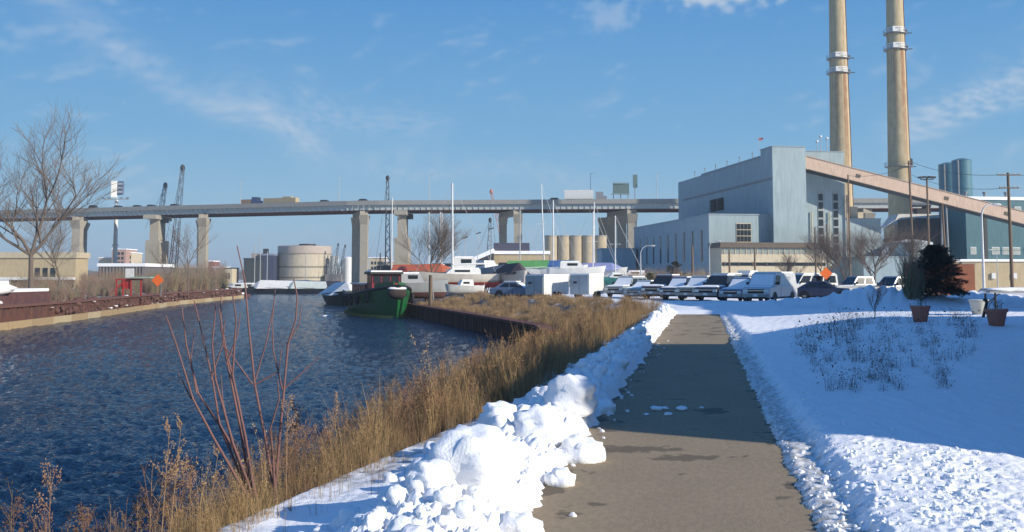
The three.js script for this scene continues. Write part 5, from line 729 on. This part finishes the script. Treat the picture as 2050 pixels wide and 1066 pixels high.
{
  const R = rng(21), near = [], flat = [], weeds = [];
  for (let k = 0; k < 14500; k++) {
    const d = 3.5 + 58 * Math.pow(R(), 1.55), s0 = shoreR(d), be = bankEdge(d), u = Math.pow(R(), 0.8), x = lerp(s0 + 0.15, be + 0.25, u), clump = fbm(x * 0.7, d * 0.55, 3, n2b);
    if (clump < -0.2 + 0.3 * R() || R() < smooth(0.9, 1.05, u) * 0.6) continue;
    near.push([x, H(x, d) - 0.03, -d, (0.35 + 0.65 * R() * R()) * (0.95 + 1.1 * clump) * (1.2 - 0.35 * smooth(0.75, 1, u)) * lerp(0.42, 1, smooth(6, 17, d)), clump]);
  }
  for (let k = 0; k < 11500; k++) { const d = 53 + 53 * R(), x = lerp(shoreR(d) + 0.35, meadowEdge(d), R()), c = fbm(x * 0.35, d * 0.22, 3, n2b); if (c < -0.08 + 0.3 * R() - 0.25 * smooth(5, 1, x - shoreR(d))) continue; flat.push([x, H(x, d) - 0.03, -d, 0.32 + 0.4 * R() * R() + 0.35 * c, c]); }
  for (let k = 0; k < 330; k++) { const d = 6 + 16 * R(), x = lerp(bankEdge(d) + 0.1, pathX(d) - PATH_HALF - 1.1, R() * R()); if (fbm(x * 1.1 + 5, d * 1.1, 2) < 0.02) continue; weeds.push([x, H(x, d) - 0.02, -d, 0.25 + 0.3 * R(), 0]); }
  const col = (R, s) => { const k = 0.75 + 0.5 * R(), t = clamp(R() * 0.8 + 0.5 * s[4]); return C3(lerp(0.15, 0.40, t) * k, lerp(0.08, 0.27, t) * k, lerp(0.045, 0.115, t) * k); };
  scatter('dry_bank_grass', 'tall dry brown grass and weeds on the canal bank', 'grass', [blades(1, 13, 1.0, 0.16, 0.005, 0.3), blades(2, 13, 0.85, 0.18, 0.005, 0.5), blades(3, 11, 1.2, 0.14, 0.0045, 0.4), blades(4, 14, 0.6, 0.2, 0.006, 0.1)], straw, near, col);
  scatter('dry_meadow_grass', 'dry brown grass on the flat bank beyond the wall', 'grass', [blades(6, 22, 0.75, 0.45, 0.011, 0.2), blades(7, 20, 0.9, 0.4, 0.011, 0.2)], straw, flat, (R, s) => { const k = 0.8 + 0.5 * R(), t = R(); return C3(lerp(0.22, 0.42, t) * k, lerp(0.14, 0.29, t) * k, lerp(0.08, 0.15, t) * k); });
  scatter('dry_weeds', 'scattered thin dead weeds poking through the snow', 'weeds', [blades(9, 6, 1.0, 0.12, 0.004, 0.6), blades(10, 5, 0.8, 0.1, 0.004, 0.5)], straw, weeds, (R) => C3(0.17 + 0.1 * R(), 0.12 + 0.06 * R(), 0.08));
  // branching weeds with feathery heads, standing above the grass
  const plume = (seed) => { const R2 = rng(seed), g = [], pos = []; const top = V((R2() - 0.5) * 0.3, 1, (R2() - 0.5) * 0.3); g.push(bar(V(0, 0, 0), top, 0.005, 0.002, 3)); for (let i = 0; i < 9; i++) { const t = 0.45 + 0.5 * R2(), p = top.clone().multiplyScalar(t), a = R2() * 6.283, e = p.clone().add(V(Math.cos(a) * 0.2 * (1.15 - t), 0.14, Math.sin(a) * 0.2 * (1.15 - t))); g.push(bar(p, e, 0.0025, 0.001, 3)); for (let k = 0; k < 14; k++) { const c = p.clone().lerp(e, 0.3 + 0.8 * R2()).add(V((R2() - 0.5) * 0.05, (R2() - 0.5) * 0.05, (R2() - 0.5) * 0.05)), s = 0.005 + 0.006 * R2(); pos.push(c.x - s, c.y, c.z, c.x + s, c.y + s * (R2() - 0.5), c.z, c.x, c.y + s * 1.6, c.z + s * (R2() - 0.5)); } } const h = new THREE.BufferGeometry(); h.setAttribute('position', new THREE.Float32BufferAttribute(pos, 3)); h.computeVertexNormals(); return join([...g, h]); };
  const tall = []; for (let k = 0; k < 1900; k++) { const d = 5.2 + 50 * Math.pow(R(), 1.7), s0 = shoreR(d), be = bankEdge(d), u = R(), x = lerp(s0 + 0.1, be, u), c = fbm(x * 0.5 + 30, d * 0.4, 2); if (c < 0.0 + 0.25 * R()) continue; tall.push([x, H(x, d) - 0.03, -d, (0.7 + 0.6 * R()) * lerp(1.0, 0.75, u), c]); }
  scatter('tall_dry_weeds', 'tall dead weeds with feathery russet heads on the canal bank', 'weeds', [plume(201), plume(202), plume(203), plume(204)], straw, tall, (R) => { const k = 0.7 + 0.6 * R(), t = R(); return C3(lerp(0.20, 0.30, t) * k, lerp(0.10, 0.19, t) * k, lerp(0.06, 0.10, t) * k); });
  // dead perennials in the bed on the mound
  const bed = []; for (let k = 0; k < 1300; k++) { const u = R(), v = R(), d = lerp(14.6, 25.5, v), px = lerp(1560 + 90 * smooth(22, 15, d), 1960 - 60 * smooth(18, 15, d), u), x = X(px, d), c = fbm(x * 0.9, d * 0.8, 2); if (c < 0.02 + 0.25 * R() * smooth(0.35, 0.0, Math.min(v, u, 1 - u)) || R() < 0.2) continue; bed.push([x, H(x, d) - 0.02, -d, 0.16 + 0.34 * R() * R() + (v > 0.6 && u < 0.35 ? 0.25 * R() : 0), c]); }
  const stalk = (seed, n) => { const R2 = rng(seed), g = [blades(seed, n, 1, 0.25, 0.012, 0)]; const pos = []; for (let i = 0; i < n * 5; i++) { const c = V((R2() - 0.5) * 1.0, 0.05 + 0.85 * R2(), (R2() - 0.5) * 1.0), s = 0.02 + 0.09 * R2() * R2(); const q = () => V((R2() - 0.5) * 2 * s, (R2() - 0.5) * 2 * s, (R2() - 0.5) * 2 * s); const a = q().add(c), b = q().add(c), e = q().add(c); pos.push(a.x, a.y, a.z, b.x, b.y, b.z, e.x, e.y, e.z); } const h = new THREE.BufferGeometry(); h.setAttribute('position', new THREE.Float32BufferAttribute(pos, 3)); h.computeVertexNormals(); return mergeGeometries([g[0], h]); };
  scatter('dead_perennials', 'dark withered perennials with drooping leaves in the snowy flower bed', 'plants', [stalk(31, 5), stalk(32, 4), stalk(33, 6)], straw, bed, (R) => C3(0.045 + 0.05 * R(), 0.034 + 0.03 * R(), 0.03));
  // brush along the left bank and round the yard
  const bush = (seed, h, n) => { const R2 = rng(seed), g = []; for (let i = 0; i < n; i++) { const a = R2() * 6.283, b = V(Math.cos(a) * 0.25 * R2(), 0, Math.sin(a) * 0.25 * R2()), m = b.clone().add(V((R2() - 0.5) * 0.7, h * (0.4 + 0.2 * R2()), (R2() - 0.5) * 0.7)), e = m.clone().add(V((R2() - 0.5) * 1.1, h * (0.25 + 0.35 * R2()), (R2() - 0.5) * 1.1)); g.push(bar(b, m, 0.022, 0.014, 3), bar(m, e, 0.014, 0.004, 3)); for (let k = 0; k < 3; k++) { const q = m.clone().lerp(e, R2()); g.push(bar(q, q.clone().add(V((R2() - 0.5) * 0.7, 0.45 * R2() * h * 0.5, (R2() - 0.5) * 0.7)), 0.009, 0.003, 3)); } } return join(g); };
  const brush = []; for (let k = 0; k < 1500; k++) { const d = 84 + 105 * R(), off = 1 + 26 * R() * R(), x = shoreL(d) - off; if (fbm(x * 0.1, d * 0.06, 2) < -0.15 || (d < 92 && off < 9)) continue; brush.push([x, H(x, d) - 0.1, -d, (0.55 + 0.7 * R()) * (0.55 + 0.65 * smooth(100, 170, d)), 0]); }
  for (let k = 0; k < 260; k++) { const d = 112 + 45 * R(), px = 1240 + 180 * R(); brush.push([X(px, d), 0, -d, 0.6 + 0.6 * R(), 0]); }
  for (let k = 0; k < 160; k++) { const d = 268 + 60 * R(), px = 270 + 180 * R(); brush.push([X(px, d), -1, -d, 1.6 + 1.5 * R(), 0]); }
  for (let k = 0; k < 26; k++) { const d = 55.5 + 2 * R(), px = 1812 + 34 * R(); brush.push([X(px, d), H(X(px, d), d), -d, 0.55 + 0.5 * R(), 0]); }
  scatter('bare_brush', 'tangled bare brown brush along the left bank and behind the parked row', 'brush', [bush(41, 2.2, 16), bush(42, 2.6, 14), bush(43, 1.8, 18)], straw, brush, (R) => C3(0.20 + 0.1 * R(), 0.15 + 0.07 * R(), 0.11 + 0.04 * R()));
}
function bareTree(name, label, x, y, z, h, r, seed, o = {}) {
  const R = rng(seed), t = thing(name, label, 'tree', x, y, z, 0, 'bare winter trees'), trunk = [], limbs = [], twigs = [];
  const grow = (p, dir, len, rad, lev) => {
    const n = lev === 0 ? 4 : 3; let q = p.clone(), v = dir.clone();
    for (let i = 0; i < n; i++) {
      const e = q.clone().addScaledVector(v, len / n), r1 = rad * (1 - (i + 1) / n * 0.42);
      (lev === 0 ? trunk : lev < 3 ? limbs : twigs).push(bar(q, e, rad * (1 - i / n * 0.42), r1, lev < 2 ? 7 : lev < 4 ? 4 : 3));
      q = e; v = v.clone().add(V((R() - 0.5) * 0.34, (R() - 0.35) * 0.22, (R() - 0.5) * 0.34)).normalize();
      if (lev < (o.levels ?? 5) && (i > 0 || lev > 0)) { const m = lev === 0 ? (o.side ?? 1) : R() < 0.8 ? 1 : 2; for (let k = 0; k < m; k++) { const a = R() * 6.283, up = o.up ?? 0.55, nd = v.clone().multiplyScalar(0.75).add(V(Math.cos(a) * 0.75, up * (R() - 0.1), Math.sin(a) * 0.75)).normalize(); grow(q, nd, len * (0.5 + 0.3 * R()), r1 * 0.62, lev + 1); } }
    }
    if (lev < (o.levels ?? 5)) for (let k = 0; k < 2; k++) { const a = R() * 6.283; grow(q, v.clone().add(V(Math.cos(a) * 0.5, 0.12, Math.sin(a) * 0.5)).normalize(), len * (0.6 + 0.2 * R()), rad * 0.56, lev + 1); }
  };
  if (o.fork) { const b = V(0, 0, 0), f = V(o.fork[0][0], o.fork[0][1], 0); trunk.push(bar(b, f, r, r * 0.85, 8)); for (const [vx, vy, vz, l] of o.fork.slice(1)) grow(f, V(vx, vy, vz).normalize(), l, r * 0.66, 1); } else grow(V(0, 0, 0), V(0, 1, 0), h * 0.42, r, 0);
  part('trunk', trunk, MAT.bark, t); part('limbs', limbs, MAT.bark, t); if (twigs.length) part('twigs', twigs, MAT.twig, t); return t;
}
{
  const lt = V(X(62, 92), -0.4, -92);
  bareTree('bare_tree', 'big bare grey tree with forked trunk on the left bank', lt.x, lt.y, lt.z, 13, 0.24, 7, { fork: [[-0.1, 4.2], [-0.55, 1, 0.1, 4.6], [0.25, 1, 0, 5.2], [0.75, 0.9, -0.2, 4.0], [-0.9, 0.6, 0.2, 3.6]], levels: 5, up: 0.75 });
  bareTree('bare_tree', 'thin bare sapling on the left bank before the third pier', X(376, 128), -0.4, -128, 9, 0.09, 12, { levels: 4, up: 0.9 });
  bareTree('bare_tree', 'bare sapling on the left bank beside the dark lattice crane', X(330, 150), -0.4, -150, 7, 0.08, 13, { levels: 4 });
  bareTree('bare_tree', 'bare tree among the boats behind the wooden piling', X(864, 122), -0.1, -122, 8.6, 0.15, 22, { levels: 5, up: 0.7, side: 2 });
  bareTree('bare_tree', 'bare tree in front of the plant annex, right of the orange sign', X(1692, 112), 0, -112, 7, 0.12, 24, { levels: 5, side: 2 });
  bareTree('bare_tree', 'bare tree in front of the stair windows of the plant', X(1648, 118), 0, -118, 6, 0.11, 26, { levels: 5 });
  bareTree('bare_tree', 'wide bare tree in front of the round pale tank', X(1752, 108), 0, -108, 6.6, 0.13, 28, { levels: 5, side: 2 });
  bareTree('bare_tree', 'low bare tree in front of the cream range', X(1582, 115), 0, -115, 4.4, 0.09, 29, { levels: 4, side: 2, up: 0.2 });
  bareTree('bare_tree', 'bare tree behind the dark evergreen', X(1822, 96), 0, -96, 6, 0.1, 30, { levels: 5 });
  bareTree('bare_tree', 'slim bare tree left of the leftmost bridge pier', X(118, 120), -0.3, -120, 9, 0.12, 33, { levels: 5 });
  bareTree('bare_tree', 'small bare shrub tree in the flower bed on the mound', X(1750, 25.5), H(X(1750, 25.5), 25.5) - 0.05, -25.5, 0.95, 0.016, 36, { levels: 3, side: 2, up: 1.2 });
}
function conifer(label, x, y, z, h, w, seed, n, col) {
  const R = rng(seed), t = thing('evergreen_tree', label, 'tree', x, y, z, 0, 'dark evergreens'), pos = [], cols = [];
  part('trunk', [cyl(0.09 * h / 2.6, 0.02, h * 0.95, 0, -0.05, 0, 7)], MAT.bark, t);
  const nb = Math.round(n / 90), wood = [];
  for (let i = 0; i < nb; i++) {                 // drooping branches, needles sprayed round each
    const v = Math.pow((i + R()) / nb, 1.15), a = R() * 6.283, L = w / 2 * Math.min(1, (1 - v) * 1.35) ** 0.75 * (0.62 + 0.5 * R()) + 0.08, y0 = 0.06 * h + v * h * 0.92, lift = lerp(0.05, 0.75, v) * (0.7 + 0.6 * R()), k0 = 0.75 + 0.5 * R(), side = V(-Math.sin(a), 0, Math.cos(a));
    const at = (t) => V(Math.cos(a) * L * t, y0 + L * lift * t - 0.22 * L * t * t * (1 - v), Math.sin(a) * L * t);
    wood.push(bar(at(0), at(0.9), 0.012, 0.004, 3));
    for (let j = 0; j < 90; j++) {
      const t = 0.12 + 0.9 * Math.sqrt(R()), q = at(t).addScaledVector(side, (R() - 0.5) * 0.5 * L * (1.05 - t)).add(V(0, (R() - 0.5) * 0.1, 0)), e = q.clone().add(V((R() - 0.5) * 0.16, (R() - 0.35) * 0.12, (R() - 0.5) * 0.16)).add(V(Math.cos(a) * 0.07, 0, Math.sin(a) * 0.07)), s = V(R() - 0.5, R() - 0.5, R() - 0.5).normalize().multiplyScalar(0.013), k = k0 * (0.8 + 0.4 * R());
      for (let m = 0; m < 2; m++) { const d2 = V((R() - 0.5) * 0.08, (R() - 0.5) * 0.08, (R() - 0.5) * 0.08); pos.push(q.x - s.x, q.y - s.y, q.z - s.z, q.x + s.x, q.y + s.y, q.z + s.z, e.x + d2.x, e.y + d2.y, e.z + d2.z); for (let c = 0; c < 3; c++) cols.push(col[0] * k, col[1] * k, col[2] * k); }
    }
  }
  part('branches', wood, MAT.bark, t);
  const g = new THREE.BufferGeometry(); g.setAttribute('position', new THREE.Float32BufferAttribute(pos, 3)); g.setAttribute('color', new THREE.Float32BufferAttribute(cols, 3)); g.computeVertexNormals();
  const m = new THREE.Mesh(g, new THREE.MeshStandardMaterial({ vertexColors: true, roughness: 0.9, side: THREE.DoubleSide })); m.name = 'needles'; m.castShadow = m.receiveShadow = true; t.add(m);
}
conifer('dark bushy evergreen in front of the brick enclosure', X(1874, 57), H(X(1874, 57), 57) - 0.05, -57, 2.75, 3.0, 3, 44000, [0.045, 0.046, 0.028]);
conifer('small dark evergreen behind the parked row, the larger of two', X(1352, 118), 0, -118, 3.6, 3.2, 5, 14000, [0.06, 0.075, 0.04]); conifer('small olive evergreen behind the parked row, left of the larger one', X(1302, 118), 0, -118, 2.2, 2.4, 6, 10000, [0.09, 0.10, 0.04]);
{ // red-stemmed shrub in the foreground
  const d0 = 9.3, t = thing('red_twig_shrub', 'leafless shrub of thin upright reddish stems at the canal bank in the foreground', 'shrub'), R = rng(55), stem = M(0.235, 0.115, 0.10, 0.8, { map: 'streak', size: 0.3 });
  const lines = [[[505, 1003], [432, 880], [388, 800], [352, 690], [330, 632]], [[508, 1003], [442, 852], [398, 788], [372, 690], [362, 618]], [[512, 1003], [472, 900], [442, 850], [426, 760], [406, 680], [386, 602]], [[510, 1000], [482, 850], [456, 730], [441, 655], [440, 596]], [[516, 1000], [494, 875], [466, 752], [471, 640], [463, 590]], [[514, 1000], [470, 890], [432, 760], [424, 690], [430, 610]], [[557, 1008], [536, 890], [511, 772], [496, 650], [487, 560], [470, 492]], [[553, 1005], [562, 880], [569, 782], [576, 690], [591, 640], [593, 592], [585, 558]], [[518, 1000], [498, 900], [478, 800], [452, 700], [436, 618]], [[556, 1004], [548, 900], [543, 860], [560, 800], [556, 760]]];
  lines.forEach((l, i) => { const z = (R() - 0.5) * 0.9; part('stem', tubeOf(l.map(([px, py], k) => { const d = d0 + z * k / l.length; return V(X(px, d) * 0.995, Y(py, d), -d); }), 0.0145, 0.005, 6), stem, t); });
  [[[511, 772], [534, 690], [547, 622], [551, 580]], [[569, 782], [640, 716]], [[569, 782], [549, 702], [546, 640], [550, 600]], [[509, 770], [462, 706], [446, 690]], [[426, 760], [448, 690], [452, 640]], [[398, 788], [385, 720], [392, 660]], [[456, 730], [478, 668], [482, 630]], [[388, 800], [360, 745]], [[576, 690], [600, 650], [604, 612]], [[536, 890], [555, 830]], [[472, 900], [450, 800], [446, 750]], [[511, 772], [560, 745], [566, 700]]].forEach((l) => part('branch', tubeOf(l.map(([px, py]) => V(X(px, d0), Y(py, d0), -d0)), 0.008, 0.0035, 5), stem, t));
  single('dead_tussock', 'pale straw tussock at the foot of the reddish shrub', 'grass', [blades(77, 40, 0.22, 0.13, 0.004, 0).translate(X(515, d0), Y(1030, d0), -d0)], M(0.42, 0.30, 0.13, 0.9, { map: null }));
}
// ---------------------------------------------------------------- snow lumps, pots and small things near by
function lump(r, seed, sq = 0.72, det = 3) {
  const g = new THREE.IcosahedronGeometry(1, det), p = g.attributes.position; const v = V(0, 0, 0);
  for (let i = 0; i < p.count; i++) { v.fromBufferAttribute(p, i); const k = 1 + 0.24 * n3(v.x * 1.1 + seed, v.y * 1.1, v.z * 1.1) + 0.10 * n3(v.x * 2.7, v.y * 2.7 + seed, v.z * 2.7) + 0.03 * n3(v.x * 8, v.y * 8, v.z * 8 + seed); p.setXYZ(i, v.x * r * k * 1.1, v.y * r * k * sq, v.z * r * k); }
  g.computeVertexNormals(); return bare(g);
}
function smoothN(g) { const p = g.attributes.position, m = new Map(), n = g.attributes.normal, key = (i) => p.getX(i).toFixed(4) + p.getY(i).toFixed(4) + p.getZ(i).toFixed(4); for (let i = 0; i < p.count; i++) { const k = key(i), a = m.get(k) ?? [0, 0, 0]; a[0] += n.getX(i); a[1] += n.getY(i); a[2] += n.getZ(i); m.set(k, a); } for (let i = 0; i < p.count; i++) { const a = m.get(key(i)), L = Math.hypot(...a) || 1; n.setXYZ(i, a[0] / L, a[1] / L, a[2] / L); } return g; }
{
  const big = [[945, 1010, 0.33, 'largest smooth boulder of snow, at the bottom of the ridge'], [1078, 900, 0.25, 'rounded snow boulder in the middle of the ridge'], [1142, 840, 0.30, 'tall snow boulder at the edge of the shadow'], [1160, 905, 0.22, 'snow boulder touching the path, in the light'], [1000, 885, 0.20, 'snow boulder with a dark shadow on its left side'], [1205, 815, 0.17, 'round snow boulder just inside the shadow'], [1010, 960, 0.15, 'snow boulder right of the largest one'], [880, 985, 0.13, 'squat snow lump left of the largest boulder'], [1085, 820, 0.16, 'snow boulder on the far side of the ridge'], [1040, 1040, 0.14, 'snow lump at the bottom edge beside the path'], [865, 1040, 0.15, 'broken snow lump at the bottom of the picture'], [1120, 950, 0.14, 'low snow lump beside the lit path edge'], [1240, 745, 0.15, 'snow lump in the shaded part of the ridge'], [1215, 720, 0.13, 'shaded snow lump on the grass side of the ridge'], [1280, 690, 0.16, 'snow lump at the far end of the shadow']];
  big.forEach(([px, py, r, label], i) => { const d = GY(py, 0.08), x = X(px, d), m = single('snow_boulder', label, 'snow', [smoothN(lump(r, i * 3.7 + 1, 0.85, 4)).rotateY(i).translate(x, H(x, d) + r * 0.42, -d)], MAT.snow, 'boulders of ploughed snow'); });
  const R = rng(61), rubble = [], proto = Array.from({ length: 6 }, (_, i) => smoothN(lump(1, 40 + i * 5, 0.75, 2))), q = new THREE.Object3D();
  const put = (x, d, r) => { q.position.set(x, H(x, d) + r * 0.25, -d); q.rotation.set(R() * 3, R() * 6, R() * 3); q.scale.set(r, r, r); q.updateMatrix(); rubble.push(pick(R, proto).clone().applyMatrix4(q.matrix)); };
  for (let k = 0; k < 1150; k++) { const d = 5.5 + 43 * Math.pow(R(), 1.4), wide = lerp(1.35, 0.8, smooth(8, 34, d)), e = wide * (0.1 + 1.15 * Math.sqrt(R()) * R() + 0.25 * R()), x = pathX(d) - PATH_HALF + ragL(d) - e; put(x, d, 0.022 + 0.09 * Math.pow(R(), 2.6)); }
  for (let k = 0; k < 420; k++) { const d = 6 + 30 * Math.pow(R(), 1.8), e = 0.05 + 1.6 * R() * R(), x = pathX(d) + PATH_HALF + ragR(d) + e; put(x, d, 0.008 + 0.022 * R() * R()); }
  for (let k = 0; k < 260; k++) { const px = 1640 + 320 * R(), py = 900 + 165 * R(), d = GY(py, 0.1), x = X(px, d); put(x, d, 0.01 + 0.03 * R() * R()); }
  for (let k = 0; k < 40; k++) { const d = 7 + 22 * R(), x = pathX(d) - PATH_HALF + ragL(d) + 0.05 + 0.5 * R() * R() * R(); q.position.set(x, 0.005, -d); q.scale.setScalar(0.008 + 0.02 * R()); q.updateMatrix(); rubble.push(pick(R, proto).clone().applyMatrix4(q.matrix)); }
  const rb = part('snow_rubble', rubble, MAT.snow, scene); rb.userData = { kind: 'stuff', label: 'broken crumbs and lumps of ploughed snow along the path', category: 'snow' };
  [[1312, 822, 0.07], [1328, 820, 0.05], [1362, 822, 0.07], [1335, 832, 0.05], [1292, 832, 0.035], [1402, 818, 0.03], [1306, 818, 0.04], [1280, 730, 0.08]].forEach(([px, py, r], i) => { const d = GY(py); single('snow_clod', ['white clod of snow lying on the shaded path, left of the cluster', 'white clod of snow in the middle of the cluster on the path', 'larger white clod of snow right of the cluster on the path', 'white clod of snow at the front of the cluster on the path', 'small white clod of snow nearest the ridge on the path', 'tiny white clod of snow on the path, furthest right', 'small white clod of snow at the back of the cluster on the path', 'lone white clod of snow far up the shaded path edge'][i], 'snow', [smoothN(lump(r, 90 + i, 0.5, 2)).translate(X(px, d), r * 0.3, -d)], MAT.snow, 'clods of snow on the path'); });
  // pots, bucket, table
  const clay = M(0.44, 0.17, 0.12, 0.85, { size: 0.5 });
  const pot = (px, py, d, w, h, label) => { const x = X(px, d), y = H(x, d), t = thing('plant_pot', label, 'plant pot', x, y - 0.01, -d, 0, 'terracotta pots'); const prof = [[0.0, 0.02], [0.34 * w, 0], [0.48 * w, h * 0.82], [0.53 * w, h * 0.82], [0.54 * w, h], [0.46 * w, h], [0.44 * w, h * 0.86], [0, h * 0.86]].map(([a, b]) => new THREE.Vector2(a, b)); part('pot', [bare(new THREE.LatheGeometry(prof, 24))], clay, t); part('snow', [cyl(0.43 * w, 0.4 * w, 0.05, 0, h * 0.86, 0, 20)], MAT.snow, t); part('dead_stems', [blades(px, 14, 0.34, w * 0.35, 0.008, 0).translate(0, h * 0.86, 0)], M(0.04, 0.035, 0.03, 0.9, { map: null }), t); };
  pot(1841, 660, 23.2, 0.42, 0.38, 'terracotta plant pot on the mound in front of the evergreen'); pot(1993, 666, 22.6, 0.46, 0.38, 'terracotta plant pot on the mound beside the table');
  { const d = 29, x = X(1958, d), t = thing('white_bucket', 'white tapered bucket with a snowy rim behind the right plant pot', 'bucket', x, H(x, d), -d); const prof = [[0, 0], [0.17, 0], [0.26, 0.4], [0.28, 0.4], [0.28, 0.43], [0.24, 0.43], [0.23, 0.36], [0, 0.36]].map(([a, b]) => new THREE.Vector2(a, b)); part('bucket', [bare(new THREE.LatheGeometry(prof, 24))], M(0.6, 0.58, 0.5, 0.5), t); part('snow', [cyl(0.23, 0.2, 0.06, 0, 0.37, 0, 18)], MAT.snow, t); }
  { const d = 25.5, x = X(1971, d), t = thing('garden_stake', 'dark bent garden stake dusted with snow beside the white bucket', 'stake', x, H(x, d), -d); part('stake', [beam(V(-0.06, 0, 0), V(0.05, 0.4, 0), 0.07, 0.05), beam(V(0.05, 0.4, 0), V(-0.02, 0.47, 0.0), 0.1, 0.06)], MAT.black, t); part('snow', [box(0.05, 0.3, 0.05, 0.07, 0.05, 0.02, 0, 0, -0.3)], MAT.snow, t); }
  { const d = 32, x = X(2026, d), y = H(x, d), t = thing('folding_table', 'folding table with dark metal legs and a thick layer of snow at the right edge', 'table', x, y, -d, 0.05); part('tabletop', [box(1.85, 0.05, 0.76, 0, 0.72, 0)], M(0.3, 0.3, 0.3), t); const sn = lump(1, 7, 0.12, 3).scale(0.95, 1, 0.42).translate(0, 0.78, 0); part('snow', [smoothN(sn)], MAT.snow, t); for (const s of [-1, 1]) for (const q of [-0.3, 0.3]) part('leg', [bar(V(s * 0.72, 0.72, q), V(s * 0.72, 0, q), 0.032)], MAT.black, t); for (const s of [-1, 1]) part('leg_brace', [bar(V(s * 0.72, 0.12, -0.3), V(s * 0.72, 0.6, 0.3), 0.014), bar(V(s * 0.72, 0.35, -0.3), V(s * 0.4, 0.7, 0), 0.014)], MAT.black, t); }
}
{ // stones, broken edges and snow along the left bulkhead
  const R = rng(81), dk = M(0.16, 0.115, 0.085, 0.95, { map: 'rust', size: 2 }), pr = Array.from({ length: 5 }, (_, i) => smoothN(lump(1, 140 + i * 5, 0.7, 2))), q = new THREE.Object3D(), stones = [], snowy = [];
  for (let k = 0; k < 300; k++) { const d = 88 + 104 * R(), r = 0.12 + 0.3 * R() * R(), x = shoreL(d) + 0.75 - 1.7 * R() * R(), y = (x > shoreL(d) + 0.1 ? WATER + 0.45 + 1.1 * R() : -0.55); q.position.set(x, y, -d); q.rotation.set(R() * 3, R() * 6, R() * 3); q.scale.setScalar(r); q.updateMatrix(); stones.push(pick(R, pr).clone().applyMatrix4(q.matrix)); if (R() < 0.09) { q.position.y += r * 0.55; q.scale.set(r * 0.9, r * 0.4, r * 0.9); q.rotation.set(0, R() * 6, 0); q.updateMatrix(); snowy.push(pick(R, pr).clone().applyMatrix4(q.matrix)); } }
  const a = part('bank_rubble', stones, dk, scene); a.userData = { kind: 'stuff', label: 'brown rubble stones along the edge of the left bank', category: 'rubble' };
  const b = part('bank_snow', snowy, MAT.snow, scene); b.userData = { kind: 'stuff', label: 'small caps of snow on the left bank rubble', category: 'snow' };
}
renderer.render(scene, camera);
